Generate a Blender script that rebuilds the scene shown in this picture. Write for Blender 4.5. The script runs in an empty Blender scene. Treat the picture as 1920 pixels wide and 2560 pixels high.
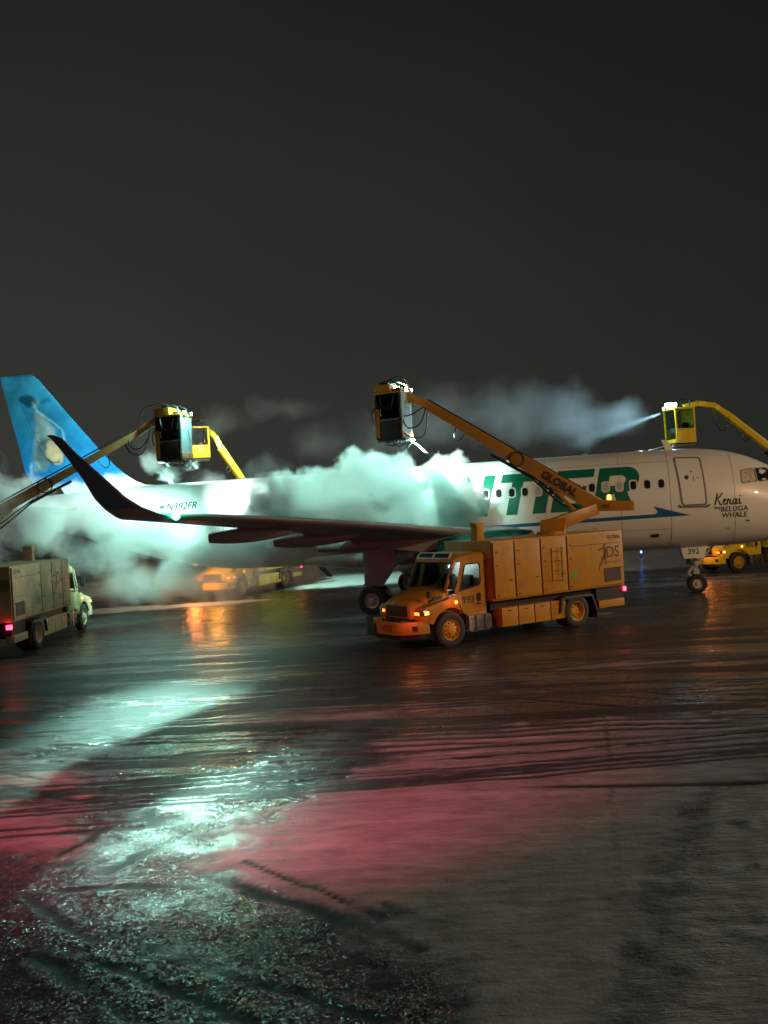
import bpy, bmesh, math, random
import numpy as np
from mathutils import Vector, Matrix

R = math.radians
S = bpy.context.scene
COL = S.collection
random.seed(7)

# ------------------------------------------------------------------ camera
EYE = Vector((0.0, 0.0, 4.01))
ROLL, PITCH = 0.058, -0.001
cam_d = bpy.data.cameras.new('camera')
cam = bpy.data.objects.new('camera', cam_d)
COL.objects.link(cam)
fw = Vector((0, math.cos(PITCH), -math.sin(PITCH)))
dn = Vector((0, -math.sin(PITCH), -math.cos(PITCH)))
rt = Vector((1, 0, 0))
ix = rt * math.cos(ROLL) + dn * math.sin(ROLL)
iy = -(dn * math.cos(ROLL) - rt * math.sin(ROLL))
m = Matrix((ix, iy, -fw)).transposed().to_4x4()
m.translation = EYE
cam.matrix_world = m
cam_d.sensor_fit = 'VERTICAL'
cam_d.sensor_height = 24.0
cam_d.lens = 2200.0 / 2560.0 * 24.0
cam_d.clip_start = 0.1
cam_d.clip_end = 3000
S.camera = cam

# ------------------------------------------------------------------ night sky
W = bpy.data.worlds.new('World')
S.world = W
W.use_nodes = True
wn, wl = W.node_tree.nodes, W.node_tree.links
bg = wn['Background']
tc = wn.new('ShaderNodeTexCoord')
sep = wn.new('ShaderNodeSeparateXYZ')
wl.new(tc.outputs['Generated'], sep.inputs[0])
ramp = wn.new('ShaderNodeValToRGB')            # low overcast lit by the town: brighter near the horizon
ramp.color_ramp.elements[0].position = 0.0
ramp.color_ramp.elements[0].color = (0.039, 0.039, 0.033, 1)
ramp.color_ramp.elements[1].position = 0.62
ramp.color_ramp.elements[1].color = (0.0090, 0.0097, 0.0078, 1)
wl.new(sep.outputs['Z'], ramp.inputs[0])
nz = wn.new('ShaderNodeTexNoise')
nz.inputs['Scale'].default_value = 1.6
nz.inputs['Detail'].default_value = 4
wl.new(tc.outputs['Generated'], nz.inputs['Vector'])
mr = wn.new('ShaderNodeMapRange')
mr.inputs[1].default_value = 0.25; mr.inputs[2].default_value = 0.75
mr.inputs[3].default_value = 0.8; mr.inputs[4].default_value = 1.15
wl.new(nz.outputs['Fac'], mr.inputs[0])
mr2 = wn.new('ShaderNodeMapRange')             # glow of the town on the west side of the sky
mr2.inputs[1].default_value = -0.6; mr2.inputs[2].default_value = 0.6
mr2.inputs[3].default_value = 1.25; mr2.inputs[4].default_value = 0.42
wl.new(sep.outputs['X'], mr2.inputs[0])
mu = wn.new('ShaderNodeMath'); mu.operation = 'MULTIPLY'
wl.new(mr.outputs[0], mu.inputs[0]); wl.new(mr2.outputs[0], mu.inputs[1])
wl.new(ramp.outputs[0], bg.inputs['Color'])
wl.new(mu.outputs[0], bg.inputs['Strength'])

# ------------------------------------------------------------------ exposure and integrator
S.view_settings.view_transform = 'Standard'
S.view_settings.look = 'None'
S.view_settings.gamma = 1
S.view_settings.exposure = 0
S.view_settings.use_curve_mapping = False
S.render.engine = 'CYCLES'
C = S.cycles
C.use_denoising = True
C.max_bounces = 6
C.diffuse_bounces = 2
C.glossy_bounces = 3
C.transmission_bounces = 6
C.transparent_max_bounces = 12
C.volume_bounces = 1
C.volume_step_rate = 1.0
C.volume_max_steps = 256
C.sample_clamp_indirect = 4.0
C.use_light_tree = True


def lamp(name, kind, loc, target, power, color, size=0.15, cone=60, blend=0.5):
    d = bpy.data.lights.new(name, kind)
    d.energy = power
    d.color = color
    if kind == 'SPOT':
        d.spot_size = R(cone)
        d.spot_blend = blend
        d.shadow_soft_size = size
    elif kind == 'POINT':
        d.shadow_soft_size = size
    elif kind == 'AREA':
        d.size = size
    o = bpy.data.objects.new(name, d)
    COL.objects.link(o)
    o.location = loc
    if target is not None:
        o.rotation_euler = (Vector(target) - Vector(loc)).to_track_quat('-Z', 'Y').to_euler()
    return o


TEAL = (0.47, 1.0, 0.83)
# added low sun lamp from the right, a fill that lightens the ground
lamp('fill_sun', 'SUN', (30, 22, 7), (0, 12, 0), 1.0, (1.0, 0.88, 0.70))
bpy.data.lights['fill_sun'].angle = R(6)
WARM = (1.0, 0.62, 0.34)
# apron flood light on its mast beside the nose, out to the right
lamp('apron_floodlight', 'SPOT', (27, 5, 13), (12, 36, 2.0), 18500, WARM, 0.5, 74, 0.8)
# red beacon of the aircraft the picture is taken from
lamp('red_beacon', 'SPOT', (-5.5, 5.0, 7.5), (-1.5, 15.0, 0), 4300, (1.0, 0.08, 0.20), 0.25, 56, 0.9)
lamp('red_wing_fill', 'SPOT', (-7.5, 6.0, 1.6), (-3.2, 25.5, 3.9), 800, (1.0, 0.20, 0.22), 0.2, 50, 0.9)  # added red spot, tints the wing underside in the beacon's colour
lamp('red_patch_fill', 'SPOT', (-9.5, 9.0, 3.2), (-5.6, 14.6, 0), 520, (1.0, 0.04, 0.13), 0.15, 64, 0.8)  # added red spot that brightens the pink patch at the left


# ------------------------------------------------------------------ materials
def new_mat(name):
    mt = bpy.data.materials.new(name)
    mt.use_nodes = True
    return mt, mt.node_tree.nodes, mt.node_tree.links


def paint(name, col, rough=0.4, metal=0.0, var=0.25, scale=3.0, bump=0.0, bscale=40, dirt=None, coat=0.0, trans=0.0):
    """principled surface whose colour and gloss vary with noise; dirt = colour of grime streaks"""
    mt, n, l = new_mat(name)
    b = n['Principled BSDF']
    t = n.new('ShaderNodeTexCoord')
    z = n.new('ShaderNodeTexNoise')
    z.inputs['Scale'].default_value = scale
    z.inputs['Detail'].default_value = 6
    z.inputs['Roughness'].default_value = 0.65
    l.new(t.outputs['Object'], z.inputs['Vector'])
    mx = n.new('ShaderNodeMix'); mx.data_type = 'RGBA'
    d = dirt if dirt else tuple(c * 0.45 for c in col)
    mx.inputs[6].default_value = (*col, 1)
    mx.inputs[7].default_value = (*d, 1)
    r = n.new('ShaderNodeMapRange')
    r.inputs[1].default_value = 0.42; r.inputs[2].default_value = 0.85
    r.inputs[3].default_value = 0.0; r.inputs[4].default_value = var * 2
    l.new(z.outputs['Fac'], r.inputs[0])
    l.new(r.outputs[0], mx.inputs[0])
    l.new(mx.outputs[2], b.inputs['Base Color'])
    r2 = n.new('ShaderNodeMapRange')
    r2.inputs[3].default_value = max(0.03, rough - 0.12); r2.inputs[4].default_value = min(1, rough + 0.18)
    l.new(z.outputs['Fac'], r2.inputs[0])
    l.new(r2.outputs[0], b.inputs['Roughness'])
    b.inputs['Metallic'].default_value = metal
    b.inputs['Coat Weight'].default_value = coat
    b.inputs['Transmission Weight'].default_value = trans
    if bump:
        z2 = n.new('ShaderNodeTexNoise'); z2.inputs['Scale'].default_value = bscale
        z2.inputs['Detail'].default_value = 4
        l.new(t.outputs['Object'], z2.inputs['Vector'])
        bp = n.new('ShaderNodeBump'); bp.inputs['Strength'].default_value = bump
        bp.inputs['Distance'].default_value = 0.02
        l.new(z2.outputs['Fac'], bp.inputs['Height'])
        l.new(bp.outputs[0], b.inputs['Normal'])
    return mt


def glow(name, col, strength):
    mt, n, l = new_mat(name)
    b = n['Principled BSDF']
    b.inputs['Base Color'].default_value = (*[min(1, c) for c in col], 1)
    b.inputs['Emission Color'].default_value = (*col, 1)
    b.inputs['Emission Strength'].default_value = strength
    return mt


M = {}
M['white'] = paint('aircraft_white', (0.72, 0.74, 0.73), 0.32, var=0.10, scale=0.9, dirt=(0.45, 0.44, 0.40), coat=0.3)
M['wing'] = paint('wing_grey', (0.26, 0.25, 0.26), 0.38, var=0.2, scale=1.5)
M['navy'] = paint('winglet_navy', (0.06, 0.17, 0.22), 0.35, var=0.2)
M['green'] = paint('letter_green', (0.004, 0.14, 0.085), 0.4, var=0.08)
M['blue'] = paint('stripe_blue', (0.01, 0.11, 0.26), 0.4, var=0.08)
M['ink'] = paint('dark_lettering', (0.035, 0.033, 0.032), 0.5, var=0.15)
M['seam'] = paint('seam_grey', (0.16, 0.15, 0.15), 0.5, var=0.2)
M['pane'] = paint('dark_pane', (0.018, 0.018, 0.020), 0.12, var=0.1)
M['painted_glare'] = paint('pane_painted_glare', (0.62, 0.56, 0.48), 0.15, var=0.5, scale=7, dirt=(0.08, 0.07, 0.06))  # pale mottling paints reflected light into the cockpit pane
M['blind'] = paint('window_blind', (0.42, 0.43, 0.42), 0.5, var=0.2, scale=8)
M['winframe'] = paint('window_frame_white', (0.62, 0.64, 0.63), 0.35, var=0.1)
M['teal'] = paint('nacelle_teal', (0.02, 0.27, 0.25), 0.3, var=0.15)
M['cowl'] = paint('cowl_dark', (0.035, 0.035, 0.04), 0.4, var=0.2)
M['metal'] = paint('bare_metal', (0.42, 0.42, 0.42), 0.3, 0.9, var=0.2)
M['gear'] = paint('gear_paint', (0.42, 0.42, 0.41), 0.4, var=0.3, dirt=(0.08, 0.07, 0.06))
M['rubber'] = paint('rubber', (0.014, 0.014, 0.014), 0.7, var=0.3, scale=12, dirt=(0.05, 0.045, 0.04), bump=0.2)
M['yellow'] = paint('truck_yellow', (0.40, 0.205, 0.006), 0.42, var=0.34, scale=3.2, dirt=(0.17, 0.085, 0.012), bump=0.12, bscale=14)
M['bright'] = paint('boom_yellow', (0.72, 0.56, 0.012), 0.4, var=0.2, scale=2.5, dirt=(0.25, 0.16, 0.02))
M['orange'] = paint('boom_orange', (0.40, 0.185, 0.012), 0.42, var=0.25, scale=2.0, dirt=(0.16, 0.08, 0.02))
M['salt'] = paint('salted_yellow', (0.50, 0.42, 0.24), 0.6, var=0.45, scale=2.2, dirt=(0.20, 0.19, 0.16), bump=0.15)
M['tan'] = paint('boom_tan', (0.30, 0.17, 0.05), 0.45, var=0.3, scale=2.0, dirt=(0.12, 0.08, 0.03))
M['rim'] = paint('rim_yellow', (0.55, 0.33, 0.02), 0.45, var=0.35, scale=9, dirt=(0.12, 0.08, 0.03))
M['black'] = paint('black_steel', (0.015, 0.015, 0.015), 0.5, var=0.3, scale=6)
M['hose'] = paint('hose_rubber', (0.012, 0.016, 0.018), 0.35, var=0.2)
M['grille'] = paint('grille_brown', (0.06, 0.035, 0.028), 0.5, var=0.3, scale=14)
M['chrome'] = paint('chrome', (0.5, 0.48, 0.46), 0.22, 0.95, var=0.3, scale=6)
M['winch'] = paint('winch_green', (0.025, 0.07, 0.035), 0.5, var=0.3)
M['red'] = paint('red_print', (0.30, 0.012, 0.02), 0.5, var=0.15)
M['redseat'] = paint('red_vinyl', (0.62, 0.03, 0.02), 0.5, var=0.1)
M['sticker'] = paint('sticker_green', (0.12, 0.26, 0.03), 0.5, var=0.3, scale=14)
M['sticker2'] = paint('sticker_red', (0.36, 0.09, 0.01), 0.5, var=0.4, scale=18)
M['pale'] = paint('pale_plastic', (0.5, 0.52, 0.5), 0.4, var=0.2)
M['logo'] = paint('logo_brown', (0.085, 0.05, 0.022), 0.5, var=0.25, scale=6)
M['amber_off'] = paint('amber_lens', (0.5, 0.14, 0.01), 0.25, var=0.15)
M['amber'] = glow('amber_lamp', (1.0, 0.13, 0.015), 6)
M['amber_hot'] = glow('amber_lamp_hot', (1.0, 0.17, 0.025), 14)
M['redlamp'] = glow('red_lamp', (1.0, 0.02, 0.05), 16)
M['greenlamp'] = glow('green_lamp', (0.03, 1.0, 0.42), 40)
M['flood'] = glow('flood_lens', (0.72, 1.0, 0.97), 60)
M['flood_blue'] = glow('flood_lens_blue', (0.45, 0.85, 1.0), 70)
M['spot'] = glow('small_lamp_lens', (0.8, 1.0, 0.95), 22)


def glass_mat(name, tint, rough=0.04, frost=0.0):
    mt, n, l = new_mat(name)
    b = n['Principled BSDF']
    b.inputs['Base Color'].default_value = (*tint, 1)
    b.inputs['Roughness'].default_value = rough
    b.inputs['IOR'].default_value = 1.1
    b.inputs['Transmission Weight'].default_value = 1 - frost
    t = n.new('ShaderNodeTexCoord'); z = n.new('ShaderNodeTexNoise')
    z.inputs['Scale'].default_value = 9; z.inputs['Detail'].default_value = 5
    l.new(t.outputs['Object'], z.inputs['Vector'])
    r = n.new('ShaderNodeMapRange'); r.inputs[3].default_value = rough; r.inputs[4].default_value = rough + 0.2
    l.new(z.outputs['Fac'], r.inputs[0]); l.new(r.outputs[0], b.inputs['Roughness'])
    return mt


M['glass'] = glass_mat('cab_glass', (0.75, 0.85, 0.85))
M['smoked'] = glass_mat('smoked_glass', (0.10, 0.11, 0.11), 0.06)
M['wet_glow_glass'] = glass_mat('wet_glass_painted_glow', (0.42, 0.72, 0.78), 0.3, 0.65)  # wet glass; its milky cyan tint stands in for scattered lamp light


# ------------------------------------------------------------------ mesh helpers
class MB:
    def __init__(self):
        self.v, self.f = [], []

    def add(self, vs, fs):
        k = len(self.v)
        self.v += [tuple(p) for p in vs]
        self.f += [tuple(i + k for i in f) for f in fs]
        return self

    def box(self, x0, x1, y0, y1, z0, z1):
        return self.hexa([(x0, y0, z0), (x1, y0, z0), (x1, y1, z0), (x0, y1, z0)],
                         [(x0, y0, z1), (x1, y0, z1), (x1, y1, z1), (x0, y1, z1)])

    def hexa(self, a, b):
        return self.add(list(a) + list(b), [(3, 2, 1, 0), (4, 5, 6, 7), (0, 1, 5, 4), (1, 2, 6, 5), (2, 3, 7, 6), (3, 0, 4, 7)])

    def beam(self, p0, p1, w0, h0, w1=None, h1=None, up=(0, 0, 1)):
        p0, p1 = Vector(p0), Vector(p1)
        w1 = w0 if w1 is None else w1; h1 = h0 if h1 is None else h1
        d = (p1 - p0).normalized()
        s = d.cross(Vector(up))
        s = s.normalized() if s.length > 1e-4 else Vector((1, 0, 0))
        u = s.cross(d)
        q = lambda p, w, h: [p - s * w / 2 - u * h / 2, p + s * w / 2 - u * h / 2, p + s * w / 2 + u * h / 2, p - s * w / 2 + u * h / 2]
        return self.hexa(q(p0, w0, h0), q(p1, w1, h1))

    def prism(self, pts, fn, a, b):
        """polygon (s, t) extruded between a and b; fn(s, t, h) -> point"""
        n = len(pts)
        vs = [fn(s, t, a) for s, t in pts] + [fn(s, t, b) for s, t in pts]
        fs = [tuple(range(n - 1, -1, -1)), tuple(range(n, 2 * n))]
        fs += [(i, (i + 1) % n, n + (i + 1) % n, n + i) for i in range(n)]
        return self.add(vs, fs)

    def ring(self, pts, r, n, closed_caps=True):
        rows = []
        up0 = Vector((0, 0, 1))
        P = [Vector(p) for p in pts]
        rr = r if isinstance(r, (list, tuple)) else [r] * len(P)
        vs = []
        for i, p in enumerate(P):
            d = (P[min(i + 1, len(P) - 1)] - P[max(i - 1, 0)])
            d = d.normalized() if d.length > 1e-6 else Vector((0, 0, 1))
            a = d.cross(up0)
            if a.length < 0.05:
                a = d.cross(Vector((1, 0, 0)))
            a.normalize(); b = d.cross(a)
            vs += [p + (a * math.cos(2 * math.pi * k / n) + b * math.sin(2 * math.pi * k / n)) * rr[i] for k in range(n)]
        fs = []
        for i in range(len(P) - 1):
            for k in range(n):
                k2 = (k + 1) % n
                fs.append((i * n + k, i * n + k2, (i + 1) * n + k2, (i + 1) * n + k))
        if closed_caps:
            fs.append(tuple(range(n - 1, -1, -1)))
            fs.append(tuple((len(P) - 1) * n + k for k in range(n)))
        return self.add(vs, fs)

    def cyl(self, p0, p1, r0, r1=None, n=16):
        return self.ring([p0, p1], [r0, r0 if r1 is None else r1], n)

    def lathe(self, prof, o, axis, n=24):
        """prof = [(radius, along)]"""
        o, ax = Vector(o), Vector(axis).normalized()
        a = ax.cross(Vector((0, 0, 1)))
        if a.length < 0.05:
            a = ax.cross(Vector((1, 0, 0)))
        a.normalize(); b = ax.cross(a)
        vs = []
        for r, h in prof:
            r = max(r, 1e-4)
            vs += [o + ax * h + (a * math.cos(2 * math.pi * k / n) + b * math.sin(2 * math.pi * k / n)) * r for k in range(n)]
        fs = []
        for i in range(len(prof) - 1):
            for k in range(n):
                k2 = (k + 1) % n
                fs.append((i * n + k, (i + 1) * n + k, (i + 1) * n + k2, i * n + k2))
        return self.add(vs, fs)

    def grid(self, rows, close=False, caps=False):
        n = len(rows[0]); vs = [p for r in rows for p in r]; fs = []
        for i in range(len(rows) - 1):
            for k in range(n if close else n - 1):
                k2 = (k + 1) % n
                fs.append((i * n + k, i * n + k2, (i + 1) * n + k2, (i + 1) * n + k))
        if caps:
            fs.append(tuple(range(n - 1, -1, -1))); fs.append(tuple((len(rows) - 1) * n + k for k in range(n)))
        return self.add(vs, fs)

    def build(self, name, mat, parent=None, bevel=0.0, smooth=True, fix=True):
        me = bpy.data.meshes.new(name)
        me.from_pydata([tuple(p) for p in self.v], [], self.f)
        if fix:
            bm = bmesh.new(); bm.from_mesh(me)
            bmesh.ops.recalc_face_normals(bm, faces=bm.faces)
            if bevel:
                es = [e for e in bm.edges if len(e.link_faces) == 2 and e.calc_face_angle(0) > R(35)]
                bmesh.ops.bevel(bm, geom=es, offset=bevel, segments=2, profile=0.6, affect='EDGES', clamp_overlap=True)
            bm.to_mesh(me); bm.free()
        me.update()
        if smooth:
            me.shade_smooth(); me.set_sharp_from_angle(angle=R(34))
        o = bpy.data.objects.new(name, me)
        COL.objects.link(o)
        if mat is not None:
            me.materials.append(mat if not isinstance(mat, str) else M[mat])
        if parent is not None:
            o.parent = parent
        return o


def tag(o, label, cat, group=None, kind=None):
    o['label'] = label
    if cat: o['category'] = cat
    if group: o['group'] = group
    if kind: o['kind'] = kind
    return o


def empty(name, loc, rz, label, cat, group=None):
    o = bpy.data.objects.new(name, None)
    COL.objects.link(o)
    o.location = loc
    o.rotation_euler = (0, 0, rz)
    o.empty_display_size = 0.3
    return tag(o, label, cat, group)


def part_empty(name, parent, loc=(0, 0, 0), rz=0):
    o = bpy.data.objects.new(name, None)
    COL.objects.link(o)
    o.parent = parent
    o.location = loc
    o.rotation_euler = (0, 0, rz)
    return o


def curve_to_mesh(cu):
    o = bpy.data.objects.new('tmp', cu)
    COL.objects.link(o)
    dg = bpy.context.evaluated_depsgraph_get()
    me = o.evaluated_get(dg).to_mesh()
    vs = [v.co.copy() for v in me.vertices]
    fs = [tuple(p.vertices) for p in me.polygons]
    o.evaluated_get(dg).to_mesh_clear()
    bpy.data.objects.remove(o); bpy.data.curves.remove(cu)
    return [(v.x, v.y) for v in vs], fs


def text_geo(s, size, bold=0.0, shear=0.0, space=1.0):
    cu = bpy.data.curves.new('tmp', 'FONT')
    cu.body = s; cu.size = size; cu.offset = bold; cu.shear = shear
    cu.space_character = space
    cu.align_x = 'CENTER'; cu.align_y = 'CENTER'
    cu.fill_mode = 'FRONT'; cu.resolution_u = 3
    return curve_to_mesh(cu)


def fill_geo(loops):
    cu = bpy.data.curves.new('tmp', 'CURVE')
    cu.dimensions = '2D'; cu.fill_mode = 'FRONT'
    for lp in loops:
        sp = cu.splines.new('POLY')
        sp.points.add(len(lp) - 1)
        for p, q in zip(sp.points, lp):
            p.co = (q[0], q[1], 0, 1)
        sp.use_cyclic_u = True
    return curve_to_mesh(cu)


def rrect(x0, x1, y0, y1, r, n=4):
    out = []
    for cx, cy, a0 in ((x1 - r, y1 - r, 0), (x0 + r, y1 - r, 90), (x0 + r, y0 + r, 180), (x1 - r, y0 + r, 270)):
        for k in range(n + 1):
            a = R(a0 + 90 * k / n)
            out.append((cx + r * math.cos(a), cy + r * math.sin(a)))
    return out


def plate(loops, fn, a, b):
    """flat plate with holes: loops in (s, t), thickness a..b through fn(s, t, h)"""
    vs, fs = fill_geo(loops)
    mb = MB()
    mb.add([fn(s, t, b) for s, t in vs], fs)
    mb.add([fn(s, t, a) for s, t in vs], [tuple(reversed(f)) for f in fs])
    for lp in loops:
        n = len(lp)
        mb.add([fn(s, t, a) for s, t in lp] + [fn(s, t, b) for s, t in lp],
               [(i, (i + 1) % n, n + (i + 1) % n, n + i) for i in range(n)])
    return mb


def decal(geo, fn):
    return MB().add([fn(s, t) for s, t in geo[0]], geo[1])


# ------------------------------------------------------------------ airliner (local x forward from the nose, y to its left, z up)
YAW = 0.219
AIR = empty('airliner', (17.728, 35.218, 0), -YAW,
            'white twin engine airliner with green lettering and a blue whale tail being deiced', 'airplane')
# X aft of nose: top, bottom, half width
ST = [(0.0, 3.42, 3.28, 0.05), (0.12, 3.72, 2.98, .40), (0.35, 3.98, 2.74, .66), (0.8, 4.30, 2.45, 1.0), (1.4, 4.62, 2.22, 1.30), (2.0, 4.95, 2.08, 1.52),
      (2.6, 5.30, 1.98, 1.68), (3.3, 5.60, 1.91, 1.81), (4.3, 5.84, 1.87, 1.92), (5.6, 5.95, 1.84, 1.97), (7.0, 5.96, 1.83, 1.975), (12, 5.96, 1.82, 1.975),
      (18, 5.96, 1.82, 1.975), (24.5, 5.96, 1.82, 1.975), (26.5, 5.955, 1.97, 1.96), (28.5, 5.95, 2.36, 1.88), (30.5, 5.93, 2.90, 1.68),
      (32.5, 5.88, 3.50, 1.37), (34.5, 5.80, 4.10, .98), (36.2, 5.66, 4.62, .62), (37.2, 5.50, 4.92, .33), (37.57, 5.36, 5.05, .14)]
_x = np.array([s[0] for s in ST])


def _cub(xq, col):
    y = np.array([s[col] for s in ST])
    mm = np.gradient(y, _x)
    h = np.diff(_x); d = np.diff(y) / h
    for i in range(len(d)):                   # keep it monotone
        if abs(d[i]) < 1e-9:
            mm[i] = mm[i + 1] = 0
    i = int(np.clip(np.searchsorted(_x, xq) - 1, 0, len(_x) - 2))
    t = (xq - _x[i]) / h[i]
    return float((2 * t**3 - 3 * t**2 + 1) * y[i] + (t**3 - 2 * t**2 + t) * h[i] * mm[i] + (-2 * t**3 + 3 * t**2) * y[i + 1] + (t**3 - t**2) * h[i] * mm[i + 1])


def fus(X):
    return _cub(X, 1), _cub(X, 2), _cub(X, 3)


def skin(X, Z, off=0.0):
    """point on the right hand skin at station X, height Z"""
    zt, zb, hw = fus(X)
    zc, hz = (zt + zb) / 2, (zt - zb) / 2
    q = max(-0.999, min(0.999, (Z - zc) / hz))
    y = hw * math.sqrt(1 - q * q)
    n = Vector((y / hw**2, (Z - zc) / hz**2)).normalized()
    return (-X, -(y + off * n.x), Z + off * n.y)


rows = []
xs = sorted(set([0, .05, .12, .2, .35, .55, .8, 1.1, 1.4, 1.7, 2.0, 2.3, 2.6, 2.95, 3.3, 3.8, 4.3, 4.9, 5.6, 6.3, 7.0] + list(np.arange(8, 24.6, 1.5)) +
            list(np.arange(24.5, 37.5, .5)) + [37.57]))
for X in xs:
    zt, zb, hw = fus(X)
    zc, hz = (zt + zb) / 2, (zt - zb) / 2
    rows.append([(-X, hw * math.cos(a), zc + hz * math.sin(a)) for a in np.linspace(0, 2 * math.pi, 72, endpoint=False)])
MB().grid(rows, close=True, caps=True).build('fuselage', 'white', AIR)


def slice_geo(geo, step=0.07):
    bm = bmesh.new()
    vs = [bm.verts.new((x, y, 0)) for x, y in geo[0]]
    for f in geo[1]:
        try:
            bm.faces.new([vs[i] for i in f])
        except ValueError:
            pass
    ys = [p[1] for p in geo[0]]; xs_ = [p[0] for p in geo[0]]
    y = min(ys) + step
    while y < max(ys):
        bmesh.ops.bisect_plane(bm, geom=bm.verts[:] + bm.edges[:] + bm.faces[:], plane_co=(0, y, 0), plane_no=(0, 1, 0)); y += step
    x = min(xs_) + 0.8
    while x < max(xs_):
        bmesh.ops.bisect_plane(bm, geom=bm.verts[:] + bm.edges[:] + bm.faces[:], plane_co=(x, 0, 0), plane_no=(1, 0, 0)); x += 0.8
    bm.verts.index_update()
    out = ([(v.co.x, v.co.y) for v in bm.verts], [tuple(v.index for v in f.verts) for f in bm.faces])
    bm.free()
    return out


def on_skin(loops, name, mat, parent, off=0.006, step=0.07):
    """loops in (X, Z)"""
    g = slice_geo(fill_geo(loops), step)
    return decal(g, lambda X, Z: skin(X, Z, off)).build(name, mat, parent, fix=False)


def text_on_skin(s, X, Z, size, name, mat, bold=0.0, shear=0.0, space=1.0, off=0.006, slope=0.0):
    g = slice_geo(text_geo(s, size, bold, shear, space), 0.06)
    return decal(g, lambda a, b: skin(X - a, Z + b + slope * a, off)).build(name, mat, AIR, fix=False)


# big italic letters, each one a decal: (a, b) with a running forward, b up, in units of the letter height
Hh, Zb, SH = 1.68, 3.62, 0.40


def letter(name_loops, Xleft, wid):
    loops = [[(Xleft - wid * a - SH * b, Zb + Hh * b) for a, b in lp] for lp in name_loops]
    on_skin(loops, 'letter', 'green', AIR, 0.006, 0.09)


def arc(cx, cy, rx, ry, a0, a1, n=8):
    return [(cx + rx * math.cos(R(a0 + (a1 - a0) * k / n)), cy + ry * math.sin(R(a0 + (a1 - a0) * k / n))) for k in range(n + 1)]


LR = [[(0, 0), (0, 1), (.60, 1)] + arc(.64, .69, .36, .31, 90, -70, 10) + [(1.0, 0), (.64, 0), (.46, .36), (.28, .36), (.28, 0)],
      [(.28, .56), (.28, .80), (.54, .80)] + arc(.54, .68, .14, .12, 80, -80, 6) + [(.54, .56)]]
LE = [[(0, 0), (0, 1), (1, 1), (1, .80), (.30, .80), (.30, .60), (.86, .60), (.86, .41), (.30, .41), (.30, .20), (1, .20), (1, 0)]]
LI = [[(0, 0), (0, 1), (1, 1), (1, 0)]]
LT = [[(.34, 0), (.34, .79), (0, .79), (0, 1), (1, 1), (1, .79), (.66, .79), (.66, 0)]]
LN = [[(0, 0), (0, 1), (.30, 1), (.72, .42), (.72, 1), (1, 1), (1, 0), (.72, 0), (.28, .60), (.28, 0)]]
LO = [arc(.5, .5, .5, .5, 0, 352, 24), arc(.5, .5, .22, .27, 352, 0, 24)]
LF = [[(0, 0), (0, 1), (1, 1), (1, .80), (.30, .80), (.30, .58), (.86, .58), (.86, .38), (.30, .38), (.30, 0)]]
letter(LR, 9.18, 1.62)
letter(LE, 10.83, 1.46)
letter(LI, 11.55, .52)
letter(LT, 13.10, 1.42)
letter(LN, 15.0, 1.62)
letter(LO, 16.95, 1.72)
letter(LR, 18.75, 1.62)
letter(LF, 20.4, 1.45)

# blue arrow stripe and registration
on_skin([[(20, 3.10), (6.75, 3.34), (6.66, 3.42), (6.82, 3.66), (6.35, 3.50), (5.42, 3.22), (6.5, 3.20), (20, 2.98)]], 'arrow_stripe', 'blue', AIR)
text_on_skin('N392FR', 27.02, 4.83, 0.44, 'registration', 'ink', 0.004, 0.12, 1.02)
on_skin([[(28.10, 4.76), (27.84, 4.76), (27.82, 4.92), (28.08, 4.92)]], 'flag', 'seam', AIR)
# the name on the nose: hand drawn script built as thin strokes, then two lines of capitals


def strokes(lines, X, Z, sc, wd, name, mat):
    mb = MB()
    for ln in lines:
        P = [(X - a * sc, Z + b * sc) for a, b in ln]
        n = len(P); L, Rr = [], []
        for i in range(n):
            a = P[max(i - 1, 0)]; b = P[min(i + 1, n - 1)]
            dx, dz = b[0] - a[0], b[1] - a[1]
            q = math.hypot(dx, dz) or 1
            w = wd * (0.75 + 0.5 * abs(dz / q))
            L.append(skin(P[i][0] - dz / q * w / 2, P[i][1] + dx / q * w / 2, 0.007))
            Rr.append(skin(P[i][0] + dz / q * w / 2, P[i][1] - dx / q * w / 2, 0.007))
        mb.grid([L, Rr])
    return mb.build(name, mat, AIR, fix=False)


strokes([[(0, 0), (.14, .5), (.26, 1.0)], [(.66, 1.0), (.44, .72), (.16, .46), (.30, .42), (.44, .05), (.54, 0), (.62, .06)],
         [(.66, .22), (.80, .30), (.90, .44), (.84, .52), (.74, .40), (.72, .12), (.82, .0), (.96, .10)],
         [(.98, 0), (1.08, .48)], [(1.02, .22), (1.16, .46), (1.26, .44), (1.22, .06), (1.30, 0), (1.40, .1)],
         [(1.76, .44), (1.60, .46), (1.46, .24), (1.48, .02), (1.58, .02), (1.72, .28), (1.78, .48)], [(1.78, .48), (1.74, .06), (1.82, 0), (1.92, .1)],
         [(2.02, .48), (1.98, .06), (2.06, 0), (2.16, .1)], [(2.08, .66), (2.11, .74)]], 4.52, 3.56, 0.46, 0.05, 'name_script', 'ink')
text_on_skin('BELUGA', 3.80, 3.38, 0.27, 'name_capitals', 'ink', 0.006, 0.06, 1.05)
text_on_skin('WHALE', 3.80, 3.14, 0.27, 'name_capitals', 'ink', 0.006, 0.06, 1.05)
text_on_skin('THE', 4.44, 3.44, 0.14, 'name_capitals', 'ink', 0.004, 0.1, 1.0)

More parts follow.
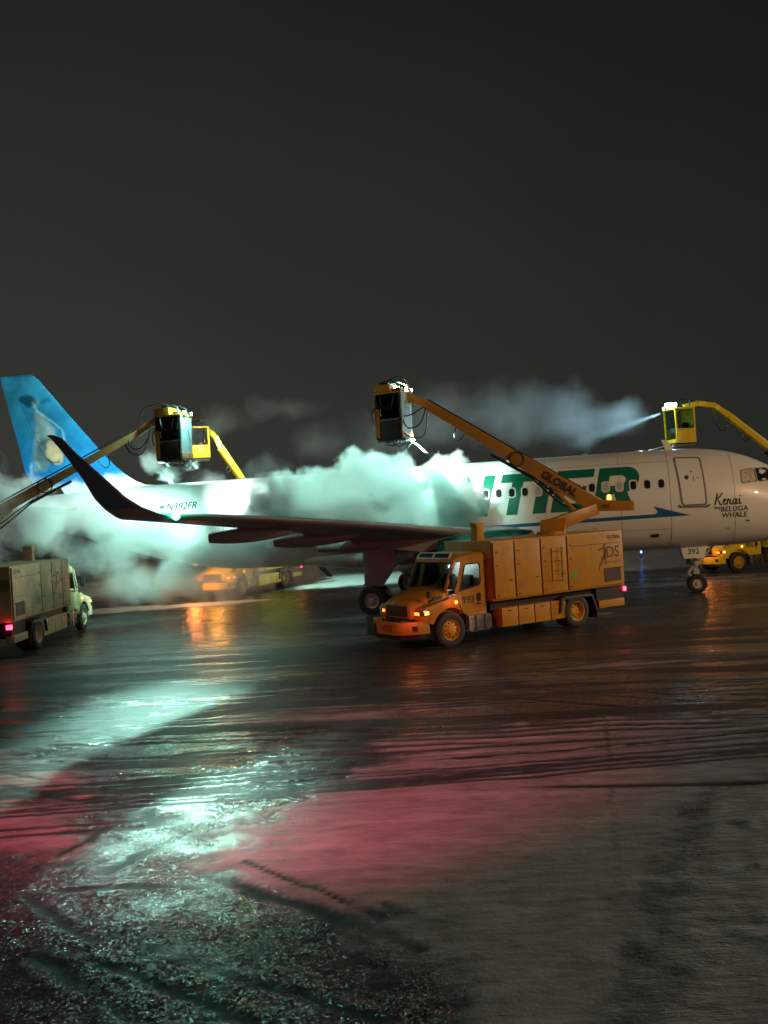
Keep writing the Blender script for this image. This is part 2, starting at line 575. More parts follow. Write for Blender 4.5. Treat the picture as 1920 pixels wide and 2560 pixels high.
# cabin windows
for k in range(33):
    X = 6.47 + 0.5335 * k
    if 19.4 < X < 19.6:
        continue
    Zc = 4.53
    fr = on_skin([rrect(X - .165, X + .165, Zc - .225, Zc + .225, .12), rrect(X - .115, X + .115, Zc - .170, Zc + .170, .10)], 'cabin_window', 'winframe', AIR, 0.010)
    on_skin([rrect(X - .117, X + .117, Zc - .172, Zc + .172, .10)], 'pane', 'blind' if k in (3, 4, 6, 9, 14, 18, 22) else 'pane', fr, 0.008)

# forward door with outline, small window, handle and scuff plate
dr = on_skin([[(5.88, 5.50), (5.82, 5.53), (4.98, 5.49), (4.90, 5.44), (4.82, 3.74), (4.86, 3.62), (5.66, 3.62), (5.74, 3.74)]], 'passenger_door', 'white', AIR, 0.012)
on_skin([[(5.90, 5.50), (5.83, 5.555), (4.97, 5.515), (4.88, 5.45), (4.79, 3.73), (4.84, 3.59), (5.68, 3.59), (5.77, 3.73)],
         [(5.84, 5.47), (5.80, 5.50), (5.00, 5.46), (4.94, 5.42), (4.855, 3.75), (4.89, 3.65), (5.63, 3.65), (5.70, 3.75)]], 'door_outline', 'seam', dr, 0.016)
on_skin([arc(5.50, 4.71, .085, .09, 0, 340, 14)], 'door_window', 'ink', dr, 0.018)
on_skin([rrect(5.225, 5.25, 4.55, 4.74, .01)], 'door_handle', 'ink', dr, 0.018)
on_skin([rrect(5.26, 5.36, 4.90, 4.94, .015)], 'door_placard', 'seam', dr, 0.018)
on_skin([rrect(5.02, 5.12, 4.62, 4.70, .015)], 'door_placard', 'blind', dr, 0.018)
on_skin([[(5.93, 3.62), (5.85, 3.53), (4.80, 3.49), (4.68, 3.58), (4.72, 3.63), (4.85, 3.57), (5.75, 3.60), (5.85, 3.66)]], 'scuff_plate', 'seam', AIR, 0.014)
on_skin([rrect(6.62, 6.96, 2.40, 2.54, .06)], 'service_panel', 'ink', AIR, 0.008)
on_skin([rrect(3.22, 3.36, 2.88, 2.93, .02)], 'pitot_probe', 'ink', AIR, 0.01)
on_skin([rrect(3.95, 4.12, 2.62, 2.65, .01)], 'static_port', 'seam', AIR, 0.01)
# cockpit side windows
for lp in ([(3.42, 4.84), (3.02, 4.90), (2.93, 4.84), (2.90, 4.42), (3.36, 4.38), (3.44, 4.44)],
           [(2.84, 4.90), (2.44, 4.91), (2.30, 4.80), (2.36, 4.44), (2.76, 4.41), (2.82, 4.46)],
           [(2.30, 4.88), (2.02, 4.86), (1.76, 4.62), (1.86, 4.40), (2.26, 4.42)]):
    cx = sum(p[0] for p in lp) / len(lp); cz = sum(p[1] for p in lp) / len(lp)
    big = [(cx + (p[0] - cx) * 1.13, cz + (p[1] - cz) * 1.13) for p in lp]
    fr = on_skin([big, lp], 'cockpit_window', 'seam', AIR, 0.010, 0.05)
    on_skin([[(cx + (p[0] - cx) * 1.01, cz + (p[1] - cz) * 1.01) for p in lp]], 'pane', 'painted_glare' if cx > 3 else 'pane', fr, 0.006, 0.05)

# skin joints
for X in (3.75, 6.15, 8.05, 11.0, 14.1, 17.2, 21.0, 25.0):
    zt, zb, hw = fus(X)
    L_, R_ = [], []
    for z in np.linspace(zb + .15, zt - .06, 40):
        L_.append(skin(X - .007, z, .004)); R_.append(skin(X + .007, z, .004))
    MB().grid([L_, R_]).build('skin_joint', 'seam', AIR, fix=False)
for z0 in (2.72, 5.42):
    L_ = [skin(X, z0 - .006, .004) for X in np.linspace(6.2, 24, 40)]; R_ = [skin(X, z0 + .006, .004) for X in np.linspace(6.2, 24, 40)]
    MB().grid([L_, R_]).build('skin_joint', 'seam', AIR, fix=False)

# belly fairing
rows = []
for t in np.linspace(0, 1, 22):
    X = 10.8 + 11.6 * t
    e = math.sin(math.pi * min(1, max(0, t))) ** 0.45
    rows.append([(-X, 2.12 * e * math.sin(a), 2.15 - 0.62 * e * math.cos(a)) for a in np.linspace(-1.95, 1.95, 24)])
MB().grid(rows).build('belly_fairing', 'white', AIR)


# --- wings
def wing(sg):
    # Y, LE X, TE X, z, thickness ratio
    sec = [(1.4, 11.3, 18.2, 2.60, .15), (1.98, 11.9, 18.15, 2.66, .15), (4.2, 13.1, 18.1, 2.90, .13), (6.4, 14.25, 18.3, 3.12, .12), (9.0, 15.75, 19.2, 3.47, .115),
           (12, 17.45, 20.25, 3.80, .11), (15, 19.2, 21.35, 4.10, .11), (16.6, 20.1, 21.75, 4.24, .11)]
    rows = []
    for Y, a, b, z, t in sec:
        c = b - a; r = []
        for k in range(24):
            th = 2 * math.pi * k / 24
            x = 0.5 * (1 + math.cos(th))
            yt = 5 * t * (0.2969 * math.sqrt(x) - 0.126 * x - 0.3516 * x**2 + 0.2843 * x**3 - 0.1036 * x**4)
            zz = z + c * (yt if th < math.pi else -yt * 0.8) + 0.02 * c * (1 - x)
            r.append((-(a + c * x), -sg * Y, zz))
        rows.append(r)
    w = MB().grid(rows, close=True, caps=True).build('wing', 'wing', AIR)
    # winglet
    sec = [(16.6, 20.1, 21.75, 4.24, .11), (17.15, 20.33, 21.62, 4.33, .10), (17.55, 20.60, 21.66, 4.52, .09), (17.76, 20.92, 21.80, 4.80, .085), (17.88, 21.40, 22.02, 5.30, .08),
           (17.97, 22.12, 22.47, 6.0, .075), (18.02, 22.47, 22.78, 6.40, .07), (18.03, 22.72, 22.92, 6.50, .06)]
    rows = []
    for i, (Y, a, b, z, t) in enumerate(sec):
        j0, j1 = max(0, i - 1), min(len(sec) - 1, i + 1)
        dy, dz = sec[j1][0] - sec[j0][0], sec[j1][3] - sec[j0][3]
        q = math.hypot(dy, dz); ny, nz_ = -dz / q, dy / q
        c = b - a; r = []
        for k in range(20):
            th = 2 * math.pi * k / 20
            x = 0.5 * (1 + math.cos(th))
            yt = 5 * t * (0.2969 * math.sqrt(x) - 0.126 * x - 0.3516 * x**2 + 0.2843 * x**3 - 0.1036 * x**4) * c
            s = yt if th < math.pi else -yt
            r.append((-(a + c * x), -sg * (Y + ny * s), z + nz_ * s))
        rows.append(r)
    wl_ = MB().grid(rows, close=True, caps=True).build('winglet', 'wing', AIR)
    lo = []
    for f in (0.12, 0.86):
        q = []
        for Y, a, b, z, t in sec[2:7]:
            q.append((-(a + (b - a) * f), -sg * (Y + 0.055 * (b - a) + 0.016), z - 0.02))
        lo.append(q)
    MB().grid(lo).build('painted_panel', 'navy', wl_, fix=False)
    # gap in front of the flaps and aileron, seen from below
    for f in (.70, .18):
        lo = [[], []]
        for Y, a, b, z, t in [(2.2, 12.05, 18.15, 2.68, .15), (4.2, 13.1, 18.1, 2.90, .13), (6.4, 14.25, 18.3, 3.12, .12), (9.0, 15.75, 19.2, 3.47, .115), (12, 17.45, 20.25, 3.80, .11), (15, 19.2, 21.35, 4.10, .11), (16.4, 20.0, 21.68, 4.22, .11)]:
            c = b - a
            for q, dx in ((0, -.02), (1, .02)):
                x = f + dx / c
                yt = 5 * t * (0.2969 * math.sqrt(x) - 0.126 * x - 0.3516 * x**2 + 0.2843 * x**3 - 0.1036 * x**4)
                lo[q].append((-(a + c * x), -sg * Y, z - c * yt * .8 + .02 * c * (1 - x) - .012))
        MB().grid(lo).build('flap_gap', 'black', w, fix=False)
    # flap track fairings
    for Y, x0, x1, z in ((5.95, 16.4, 19.5, 2.96), (8.75, 17.2, 20.25, 3.34), (12.0, 18.5, 21.25, 3.68)):
        rows = []
        for t in np.linspace(0, 1, 14):
            X = x0 + (x1 - x0) * t
            h = 0.30 * (math.sin(math.pi * min(1, t * 0.86 + 0.02)) ** 0.6) + 0.03
            wd = 0.17 * (math.sin(math.pi * min(1, t * 0.9 + 0.03)) ** 0.6) + 0.02
            zc = z - 0.06 - 0.10 * t
            rows.append([(-X, -sg * (Y + wd * math.sin(a)), zc + h * (0.75 * math.cos(a))) for a in np.linspace(0, 2 * math.pi, 14, endpoint=False)])
        MB().grid(rows, close=True, caps=True).build('flap_fairing', 'wing', AIR)
    # engine
    o = (-11.35, -sg * 5.75, 1.93)
    ax = (-1, 0, 0)
    e = MB().lathe([(1.02, .18), (1.0, .06), (1.06, 0), (1.14, .05), (1.20, .35), (1.24, 1.0), (1.22, 1.8), (1.13, 2.7), (.98, 3.45), (.93, 3.5), (.90, 3.4)], o, ax, 40).build('engine_cowl', 'teal', AIR, fix=False)
    MB().lathe([(1.02, .18), (1.0, .05), (1.065, -.012), (1.15, .045), (1.195, .28)], o, ax, 40).build('intake_lip', 'metal', e, fix=False)
    MB().lathe([(1.02, .18), (.98, .5), (.98, 1.3)], o, ax, 32).build('intake_duct', 'cowl', e, fix=False)
    fan = MB()
    for k in range(18):
        a = 2 * math.pi * k / 18
        u = lambda r, da, h: (o[0] - h, o[1] + r * math.cos(a + da), o[2] + r * math.sin(a + da))
        fan.add([u(.25, 0, .62), u(.97, .08, .60), u(.97, .36, .78), u(.25, .30, .80)], [(0, 1, 2, 3)])
    fan.lathe([(0, .36), (.14, .45), (.26, .66), (.27, .9)], o, ax, 20)
    fan.build('fan', 'cowl', e, fix=False)
    MB().lathe([(.66, 3.3), (.60, 4.0), (.52, 4.45), (.48, 4.42)], o, ax, 28).build('core_cowl', 'cowl', e, fix=False)
    MB().lathe([(.40, 4.2), (.34, 4.6), (.16, 5.05), (.0, 5.2)], o, ax, 22).build('exhaust_plug', 'metal', e, fix=False)
    MB().prism([(12.4, 3.05), (14.4, 3.25), (17.6, 2.98), (17.3, 2.72), (15.4, 2.45), (13.0, 2.7)], lambda s, t, h: (-s, -sg * (5.75 + h), t), -.17, .17).build('pylon', 'wing', AIR, bevel=.05)
    # main gear
    mg = part_empty('main_gear', AIR, (-17.85, -sg * 3.95, 0))
    MB().cyl((0, 0, .60), (0.0, .0, 1.5), .12).cyl((0, 0, 1.45), (0, 0, 3.0), .19).cyl((0, -.42, .6), (0, .42, .6), .09).beam((.0, 0, 1.6), (.9, sg * .7, 2.5), .12, .12).beam((-.12, 0, .7), (-.42, 0, 1.1), .08, .12).beam((-.42, 0, 1.1), (-.12, 0, 1.5), .08, .12).build('strut', 'gear', mg)
    MB().prism([(-.30, 1.15), (.42, 1.10), (.92, 1.75), (.98, 2.5), (.6, 2.8), (-.32, 2.8)], lambda s, t, h: (s, -sg * (.34 + h), t), 0, .05).build('gear_door', 'wing', mg, bevel=.015)
    for d in (-.46, .46):
        MB().lathe([(.30, -.19), (.40, -.21), (.52, -.19), (.575, -.12), (.585, -.05), (.585, .05), (.575, .12), (.52, .19), (.40, .21), (.30, .19), (.30, -.19)], (0, d, .585), (0, 1, 0), 36).build('tyre', 'rubber', mg)
        s = 1 if d > 0 else -1
        MB().lathe([(.305, .18), (.27, .15), (.25, .06), (.16, .05), (.13, .14), (.07, .17), (0, .17)], (0, d, .585), (0, s, 0), 28).build('rim', 'gear', mg, fix=False)
    return w


wing(1)
wing(-1)
nl = MB().lathe([(0, -.16), (.07, -.12), (.11, 0), (.07, .12), (0, .16)], (-20.12, -16.62, 4.25), (0, 1, 0), 12).build('navigation_light', 'greenlamp', AIR)
a = AIR.matrix_basis.copy()
g = lamp('green_navigation_glow', 'POINT', (Matrix.Translation(AIR.location) @ Matrix.Rotation(-YAW, 4, 'Z')) @ Vector((-20.02, -16.80, 4.36)), None, 90, (0.03, 1.0, 0.45), 0.06)

# --- nose gear
ng = part_empty('nose_gear', AIR, (-5.12, 0, 0))
MB().cyl((0, 0, .38), (0, 0, 1.2), .07).cyl((0, 0, 1.1), (-.1, 0, 2.1), .12).beam((.05, 0, 1.1), (.75, 0, 1.95), .08, .08).cyl((0, -.3, .4), (0, .3, .4), .06).box(-.12, .12, -.1, .1, .75, 1.0).beam((-.08, 0, .5), (-.32, 0, .8), .07, .1).beam((-.32, 0, .8), (-.08, 0, 1.1), .07, .1).build('strut', 'gear', ng)
for y in (-.42, .42):
    d = MB().prism([(-.52, 1.42), (.28, 1.42), (.45, 1.98), (-.62, 1.98)], lambda s, t, h: (s, y + h, t), -.02, .02).build('gear_door', 'white', ng, bevel=.008)
    if y < 0:
        decal(text_geo('392', .30, .006), lambda p, q: (-.12 + p, y - .024, 1.70 + q)).build('door_number', 'ink', d, fix=False)
for d in (-.25, .25):
    MB().lathe([(.20, -.11), (.30, -.125), (.36, -.09), (.381, -.03), (.381, .03), (.36, .09), (.30, .125), (.20, .11), (.20, -.11)], (0, d, .381), (0, 1, 0), 32).build('tyre', 'rubber', ng)
    s = 1 if d > 0 else -1
    MB().lathe([(.205, .10), (.18, .08), (.16, .03), (.10, .03), (.08, .10), (0, .11)], (0, d, .381), (0, s, 0), 24).build('rim', 'gear', ng, fix=False)
MB().cyl((.15, -.12, 1.05), (.22, -.12, 1.05), .09).cyl((.15, .12, 1.05), (.22, .12, 1.05), .09).build('taxi_light', 'metal', ng)

# --- fin with the whale, painted as flat print in vertex colours
LEp = [(5.9, 28.6), (6.0, 29.6), (6.2, 30.1), (6.5, 30.55), (7.0, 31.15), (7.6, 31.72), (8.5, 32.50), (9.5, 33.35), (10.5, 34.18), (11.4, 34.93), (11.62, 35.16), (11.74, 35.42)]
TEp = [(5.7, 35.15), (7.0, 35.98), (9.75, 36.62), (11.3, 37.0), (11.74, 37.08)]
zs = sorted(set(list(np.linspace(5.6, 6.4, 9)) + list(np.linspace(6.4, 11.5, 70)) + list(np.linspace(11.5, 11.74, 6))))
NA = 60


def fin_rows(xa_fn, xb_fn, zs, na):
    rows = []
    for z in zs:
        l_, t_ = np.interp(z, *zip(*LEp)), np.interp(z, *zip(*TEp))
        c = t_ - l_
        xa, xb = xa_fn(l_, t_), xb_fn(l_, t_)
        tip = math.sqrt(max(0.02, min(1, (11.76 - z) / 0.12)))
        r = []
        for sgn in (-1, 1):
            ks = range(na + 1) if sgn < 0 else range(na - 1, 0, -1)
            for k in ks:
                X = xa + (xb - xa) * k / na
                x = min(1, max(0, (X - l_) / c))
                yt = 5 * .095 * (0.2969 * math.sqrt(x) - 0.126 * x - 0.3516 * x**2 + 0.2843 * x**3 - 0.1036 * x**4) * min(c, 5.2) * tip
                r.append((-X, sgn * yt, z))
        rows.append(r)
    return rows


def smoothst(a, b, x):
    t = max(0.0, min(1.0, (x - a) / (b - a)))
    return t * t * (3 - 2 * t)


def seg_d(px_, pz, pts):
    """distance to a polyline and the width along it; pts (x, z, w) -> signed distance"""
    best = 9
    for (x0, z0, w0), (x1, z1, w1) in zip(pts[:-1], pts[1:]):
        dx, dz = x1 - x0, z1 - z0
        t = max(0, min(1, ((px_ - x0) * dx + (pz - z0) * dz) / (dx * dx + dz * dz)))
        d = math.hypot(px_ - x0 - dx * t, pz - z0 - dz * t) - (w0 + (w1 - w0) * t)
        best = min(best, d)
    return best


from mathutils import noise as mnoise


def fin_col(x, z):
    n1 = mnoise.fractal(Vector((x * .9, z * .9, 3)), .7, 2.1, 5)
    n2 = mnoise.fractal(Vector((x * 3.2, z * 3.2, 8)), .7, 2.1, 4)
    t = smoothst(5.6, 11.4, z)
    lo, hi = np.array((0.008, 0.15, 0.45)), np.array((0.03, 0.34, 0.58))
    c = lo * (1 - t) + hi * t
    c = c * (1 + 0.35 * n1)
    c = c + np.array((0.06, 0.10, 0.08)) * max(0, n2) * smoothst(10.4, 11.6, z)         # rippled surface near the top
    dk = seg_d(x, z, [(35.9, 10.55, .16), (35.5, 10.42, .30), (35.2, 10.35, .12)])          # dark tail flukes
    c = c * (1 - .75 * smoothst(.10, -.08, dk + .06 * n2))
    dk = seg_d(x, z, [(34.7, 10.35, .10), (34.4, 10.45, .05)])
    c = c * (1 - .45 * smoothst(.12, -.05, dk + .05 * n2))
    wht = np.array((0.42, 0.60, 0.55))
    body = seg_d(x, z, [(35.05, 10.35, .05), (35.15, 9.85, .12), (34.95, 9.4, .34), (34.75, 8.8, .62), (34.75, 8.1, .72), (35.0, 7.5, .55), (35.35, 7.1, .22)])
    k = smoothst(.10, -.22, body + .16 * n2)
    shade = 0.55 + 0.45 * smoothst(.2, -.5, (x - 34.6) * .8 + (8.4 - z) * .35 + .25 * n2)
    c = c * (1 - k * .8) + wht * (shade + .45 * max(-.5, n2)) * k * .85
    ridge = abs(seg_d(x, z, [(35.3, 10.35, 0), (35.05, 9.9, 0), (34.4, 9.45, 0), (33.75, 8.9, 0), (33.65, 8.4, 0)]))
    c = c + np.array((.20, .28, .25)) * smoothst(.10, 0, ridge + .05 * n2)
    ring_ = math.hypot((x - 34.45) / .95, (z - 7.78) / .95)                              # dark melon shadow round the face
    c = c * (1 - .55 * smoothst(1.0, .75, ring_) * smoothst(7.0, 7.6, z))
    face = seg_d(x, z, [(34.42, 8.18, .22), (34.30, 7.86, .40), (34.12, 7.62, .36)])
    k = smoothst(.08, -.06, face + .05 * n2)
    c = c * (1 - k) + np.array((0.62, 0.46, 0.30)) * (1 + .25 * n2) * k
    mo = seg_d(x, z, [(34.62, 7.55, .02), (34.35, 7.34, .025), (34.0, 7.40, .02)])
    c = c * (1 - .8 * smoothst(.05, 0, mo))
    sp = seg_d(x, z, [(35.55, 7.35, .03), (35.65, 6.95, .05)])
    c = c + np.array((.25, .32, .3)) * smoothst(.14, 0, sp + .08 * n2)
    edge = smoothst(6.5, 5.95, z + .35 * n1 - 0.35 * smoothst(32.5, 30.5, x))                   # fades into the white fuselage
    c = c * (1 - edge) + np.array((.66, .70, .70)) * edge
    return [max(0, float(v)) for v in c]


def paint_verts(o):
    me = o.data
    ca = me.color_attributes.new('print', 'FLOAT_COLOR', 'POINT')
    buf = []
    for v in me.vertices:
        buf += fin_col(-v.co.x, v.co.z) + [1.0]
    ca.data.foreach_set('color', buf)


mt, n, l = new_mat('fin_print')
at = n.new('ShaderNodeAttribute'); at.attribute_name = 'print'
l.new(at.outputs['Color'], n['Principled BSDF'].inputs['Base Color'])
n['Principled BSDF'].inputs['Roughness'].default_value = 0.35
M['fin'] = mt
hinge = lambda l_, t_: t_ - 0.30 * min(t_ - l_, 4.6)
fin = MB().grid(fin_rows(lambda l_, t_: l_, hinge, zs, NA), close=True, caps=True).build('tail_fin', 'fin', AIR, fix=False)
paint_verts(fin)
rud = MB().grid(fin_rows(lambda l_, t_: hinge(l_, t_) + .02, lambda l_, t_: t_, [z for z in zs if z > 6.0], 24), close=True, caps=True).build('rudder', 'fin', AIR, fix=False)
paint_verts(rud)
for sg in (1, -1):
    rows = []
    for Y, a0, b0, z in ((.3, 31.6, 35.6, 4.95), (1.5, 32.5, 35.8, 5.05), (4.0, 34.3, 36.3, 5.3), (6.1, 35.75, 36.85, 5.5)):
        c = b0 - a0
        rows.append([(-(a0 + c * .5 * (1 + math.cos(th))), -sg * Y, z + .05 * c * math.sin(th)) for th in np.linspace(0, 2 * math.pi, 16, endpoint=False)])
    MB().grid(rows, close=True, caps=True).build('tailplane', 'white', AIR)


def blade(X, z, h, c, sweep, name='antenna', mat='white', y=0):
    return MB().hexa([(-X, y - .04, z), (-X - c, y - .02, z), (-X - c, y + .02, z), (-X, y + .04, z)],
                     [(-X - sweep, y - .02, z + h), (-X - sweep - c * .6, y - .01, z + h), (-X - sweep - c * .6, y + .01, z + h), (-X - sweep, y + .02, z + h)]).build(name, mat, AIR, bevel=.006)


blade(28.15, 5.93, .36, .26, .22)
blade(5.72, 5.92, .44, .34, .28)
blade(21.0, 1.72, -.44, .36, -.30, 'drain_mast', 'cowl')
for X, h in ((9.35, .07), (12.1, .05), (15.5, .06)):
    MB().lathe([(.0, h), (.12, h * .8), (.2, 0)], (-X, 0, 5.945), (0, 0, 1), 14).build('antenna', 'pale', AIR)


# ------------------------------------------------------------------ deicing trucks (local x forward from the front axle, y left, z up)
G_TRUCK = 'deicing trucks working round the aircraft'


def wheel(parent, u, w, sgn, dual, rim_mat='rim'):
    wl_ = part_empty('wheel', parent, (u, w, .52))
    prof = [(.30, -.13), (.40, -.145), (.47, -.14), (.512, -.11), (.52, -.07), (.515, -.035), (.52, -.03), (.52, .03), (.515, .035), (.52, .07), (.512, .11), (.47, .14), (.40, .145), (.30, .13)]
    mb = MB().lathe(prof, (0, 0, 0), (0, sgn, 0), 40)
    if dual:
        mb.lathe(prof, (0, -sgn * .33, 0), (0, sgn, 0), 40)
    mb.build('tyre', 'rubber', wl_, fix=False)
    if dual:
        rp = [(.31, .135), (.285, .12), (.27, .0), (.25, -.05), (.16, -.05), (.14, .02), (.08, .03), (0, .03)]
    else:
        rp = [(.31, .135), (.29, .12), (.275, .06), (.24, .075), (.20, .11), (.15, .12), (.13, .17), (.07, .19), (0, .19)]
    rm = MB().lathe(rp, (0, 0, 0), (0, sgn, 0), 30)
    rm.build('rim', rim_mat, wl_, fix=False)
    hb = MB()
    for k in range(10):
        a = 2 * math.pi * k / 10
        h = sgn * (-.045 if dual else .10)
        hb.cyl((.205 * math.cos(a), h, .205 * math.sin(a)), (.205 * math.cos(a), h + sgn * .035, .205 * math.sin(a)), .022, n=8)
    hb.build('wheel_nuts', 'grille', wl_)


def side_fn(sg):
    return lambda s, t, h: (s, sg * h, t)


def side_text(s, u, z, size, parent, mat, sg, w, name='lettering', bold=.006, shear=0.0, slant=0.0):
    g = text_geo(s, size, bold, shear)
    return decal(g, lambda a, b: (u - sg * a, sg * w, z + b + slant * a)).build(name, mat, parent, fix=False)


def basket(parent, loc, rz, dark, lamps='spot', nozzle=None, frame='yellow', scale=1.0, front='glass', seat='black', side_lamp=False):
    """operator cab at the end of the boom: x to its front, floor at z = 0"""
    b = part_empty('operator_cab', parent, loc, rz)
    b.scale = (scale,) * 3
    L, Wd, Hh_ = .62, .55, 1.85
    low = 'black' if dark else frame
    post = 'black' if dark else frame
    MB().box(-L, L, -Wd, Wd, -.06, .02).build('cab_floor', 'black', b, bevel=.015)
    MB().box(-L - .02, L + .05, -Wd - .03, Wd + .03, Hh_, Hh_ + .10).build('cab_roof', frame, b, bevel=.03)
    for x in (-L + .05, L - .10):
        for y in (-Wd + .04, Wd - .04):
            MB().beam((x, y, .0), (x + (.06 if x > 0 else 0), y, Hh_), .08, .08).build('corner_post', post, b)
    MB().box(-L - .03, -L + .03, -Wd, Wd, .02, Hh_).build('back_panel', frame, b, bevel=.015)
    for sg in (1, -1):
        MB().box(-L + .1, L - .14, sg * Wd - .02, sg * Wd + .02, .0, .72).build('side_panel', low, b, bevel=.01)
        MB().box(-L + .1, L - .12, sg * Wd - .008, sg * Wd + .008, .80, Hh_).build('side_pane', 'smoked' if dark else 'glass', b)
        MB().box(-L + .1, L - .12, sg * Wd - .025, sg * Wd + .028, .73, .79).build('mid_rail', 'seam' if dark else frame, b, bevel=.008)
        if dark:
            MB().box(-L + .02, -L + .20, sg * Wd - .03, sg * Wd + .035, .03, 1.25).build('corner_panel', frame, b, bevel=.012)
            MB().box(-.25, .3, sg * Wd + .01, sg * Wd + .05, .12, .62).build('equipment_box', 'grille', b, bevel=.02)
            MB().box(-L + .24, L - .2, sg * Wd + .005, sg * Wd + .03, 1.28, 1.32).box(-.02, .02, sg * Wd + .005, sg * Wd + .03, .8, Hh_).box(-L + .24, -L + .28, sg * Wd + .005, sg * Wd + .03, .05, Hh_).build('pane_frame', 'seam', b)
            hose_loop(b, [(-L + .3, sg * (Wd + .06), 1.8), (-.2, sg * (Wd + .12), 1.35), (.15, sg * (Wd + .1), 1.2), (.35, sg * (Wd + .06), 1.75)], .022)
            hose_loop(b, [(-L - .02, sg * (Wd + .02), 1.3), (-L - .14, sg * (Wd + .06), 1.0), (-L - .06, sg * (Wd + .04), .6)], .03)
        MB().ring([(-L + .3, sg * (Wd + .03), .95), (-L + .3, sg * (Wd + .09), .98), (-L + .3, sg * (Wd + .09), 1.18), (-L + .3, sg * (Wd + .03), 1.2)], .018, 6).build('grab_handle', 'pale', b)
    MB().hexa([(L - .06, -Wd + .08, .05), (L - .03, -Wd + .08, .05), (L - .03, Wd - .08, .05), (L - .06, Wd - .08, .05)],
              [(L - .01, -Wd + .08, Hh_), (L + .02, -Wd + .08, Hh_), (L + .02, Wd - .08, Hh_), (L - .01, Wd - .08, Hh_)]).build('front_pane', 'wet_glow_glass' if front == 'wet' else 'glass', b)
    MB().box(L - .04, L + .0, -Wd + .06, Wd - .06, .02, .22).build('front_sill', frame, b, bevel=.01)
    MB().ring([(L + .03, .1, .35), (L + .05, .18, .8), (L + .06, .05, 1.3)], .012, 6).build('wiper', 'black', b)
    MB().box(-.38, .05, -.25, .25, .38, .5).box(-.42, -.32, -.25, .25, .45, 1.15).box(-.2, -.12, -.08, .08, .02, .4).build('seat', seat, b, bevel=.04)
    MB().box(.18, .40, -.3, .3, .6, .85).box(.25, .33, -.05, .05, .02, .62).build('control_console', 'pale', b, bevel=.03)
    # underframe with hoses
    MB().box(-L, L + .1, -.45, -.37, -.16, -.06).box(-L, L + .1, .37, .45, -.16, -.06).box(-.1, .1, -.45, .45, -.18, -.10).build('underframe', 'seam', b, bevel=.01)
    hs = MB()
    for k in range(3):
        y = -.3 + .28 * k
        hs.ring([(-.35 + .2 * k, y, -.12), (-.22 + .2 * k, y - .05, -.28), (.05 + .2 * k, y - .02, -.34 - .05 * k), (.28 + .16 * k, y + .04, -.24), (.42 + .1 * k, y, -.12)], .022, 6)
    hs.build('underside_hose', 'hose', b)
    # roof gear
    MB().ring([(-.45, -.4, Hh_ + .1), (-.42, -.4, Hh_ + .5), (.1, -.4, Hh_ + .58), (.45, -.4, Hh_ + .40), (.5, -.4, Hh_ + .1)], .034, 6).ring([(-.45, .4, Hh_ + .1), (-.42, .4, Hh_ + .5), (.1, .4, Hh_ + .58), (.45, .4, Hh_ + .40), (.5, .4, Hh_ + .1)], .034, 6).build('roof_rail', 'black', b)
    for y in (-.3, .3):
        lm = MB().lathe([(0, .0), (.09, .02), (.10, .10), (.08, .12)], (L + .02, y, Hh_ + .17), (1, 0, -.25), 14).build('work_lamp', 'black', b)
        MB().lathe([(.08, .115), (.0, .125)], (L + .02, y, Hh_ + .17), (1, 0, -.25), 14).build('lamp_lens', lamps, lm, fix=False)
    MB().cyl((L - .1, .2, -.12), (L + .02, .2, -.14), .07).build('underside_lamp', 'pale', b)
    if lamps == 'flood_blue':
        MB().box(L - .10, L + .42, .25, .60, Hh_ + .12, Hh_ + .34).build('light_bar', 'flood_blue', b, bevel=.04)
    else:
        MB().box(-L - .02, .12, -Wd, Wd, Hh_ + .1, Hh_ + .42).build('head_block', frame if frame != 'bright' else 'bright', b, bevel=.06) if dark else None
        MB().box(.14, L - .15, -.25, .25, Hh_ + .1, Hh_ + .26).box(-L + .2, -L + .5, -.3, .3, Hh_ + .4, Hh_ + .52).build('roof_unit', 'black', b, bevel=.03)
    if nozzle:
        ar = MB()
        P = [Vector(p) for p in nozzle]
        for i in range(len(P) - 1):
            s = Vector((0, .07, 0))
            ar.cyl(P[i] + s, P[i + 1] + s, .03, n=8); ar.cyl(P[i] - s, P[i + 1] - s, .03, n=8)
        ar.lathe([(.05, -.1), (.08, 0), (.06, .14), (.035, .18)], P[-1], (P[-1] - P[-2]), 12)
        ar.build('nozzle_arm', 'seam', b)
    return b


def hose_loop(parent, pts, r=.03, name='boom_hose'):
    # smooth the polyline by subdividing with Catmull-Rom
    P = [Vector(p) for p in pts]
    Q = []
    for i in range(len(P) - 1):
        a, b_, c, d = P[max(i - 1, 0)], P[i], P[i + 1], P[min(i + 2, len(P) - 1)]
        for k in range(5):
            t = k / 5
            Q.append(.5 * ((2 * b_) + (c - a) * t + (2 * a - 5 * b_ + 4 * c - d) * t * t + (3 * b_ - a - 3 * c + d) * t**3))
    Q.append(P[-1])
    return MB().ring(Q, r, 6).build(name, 'hose', parent)


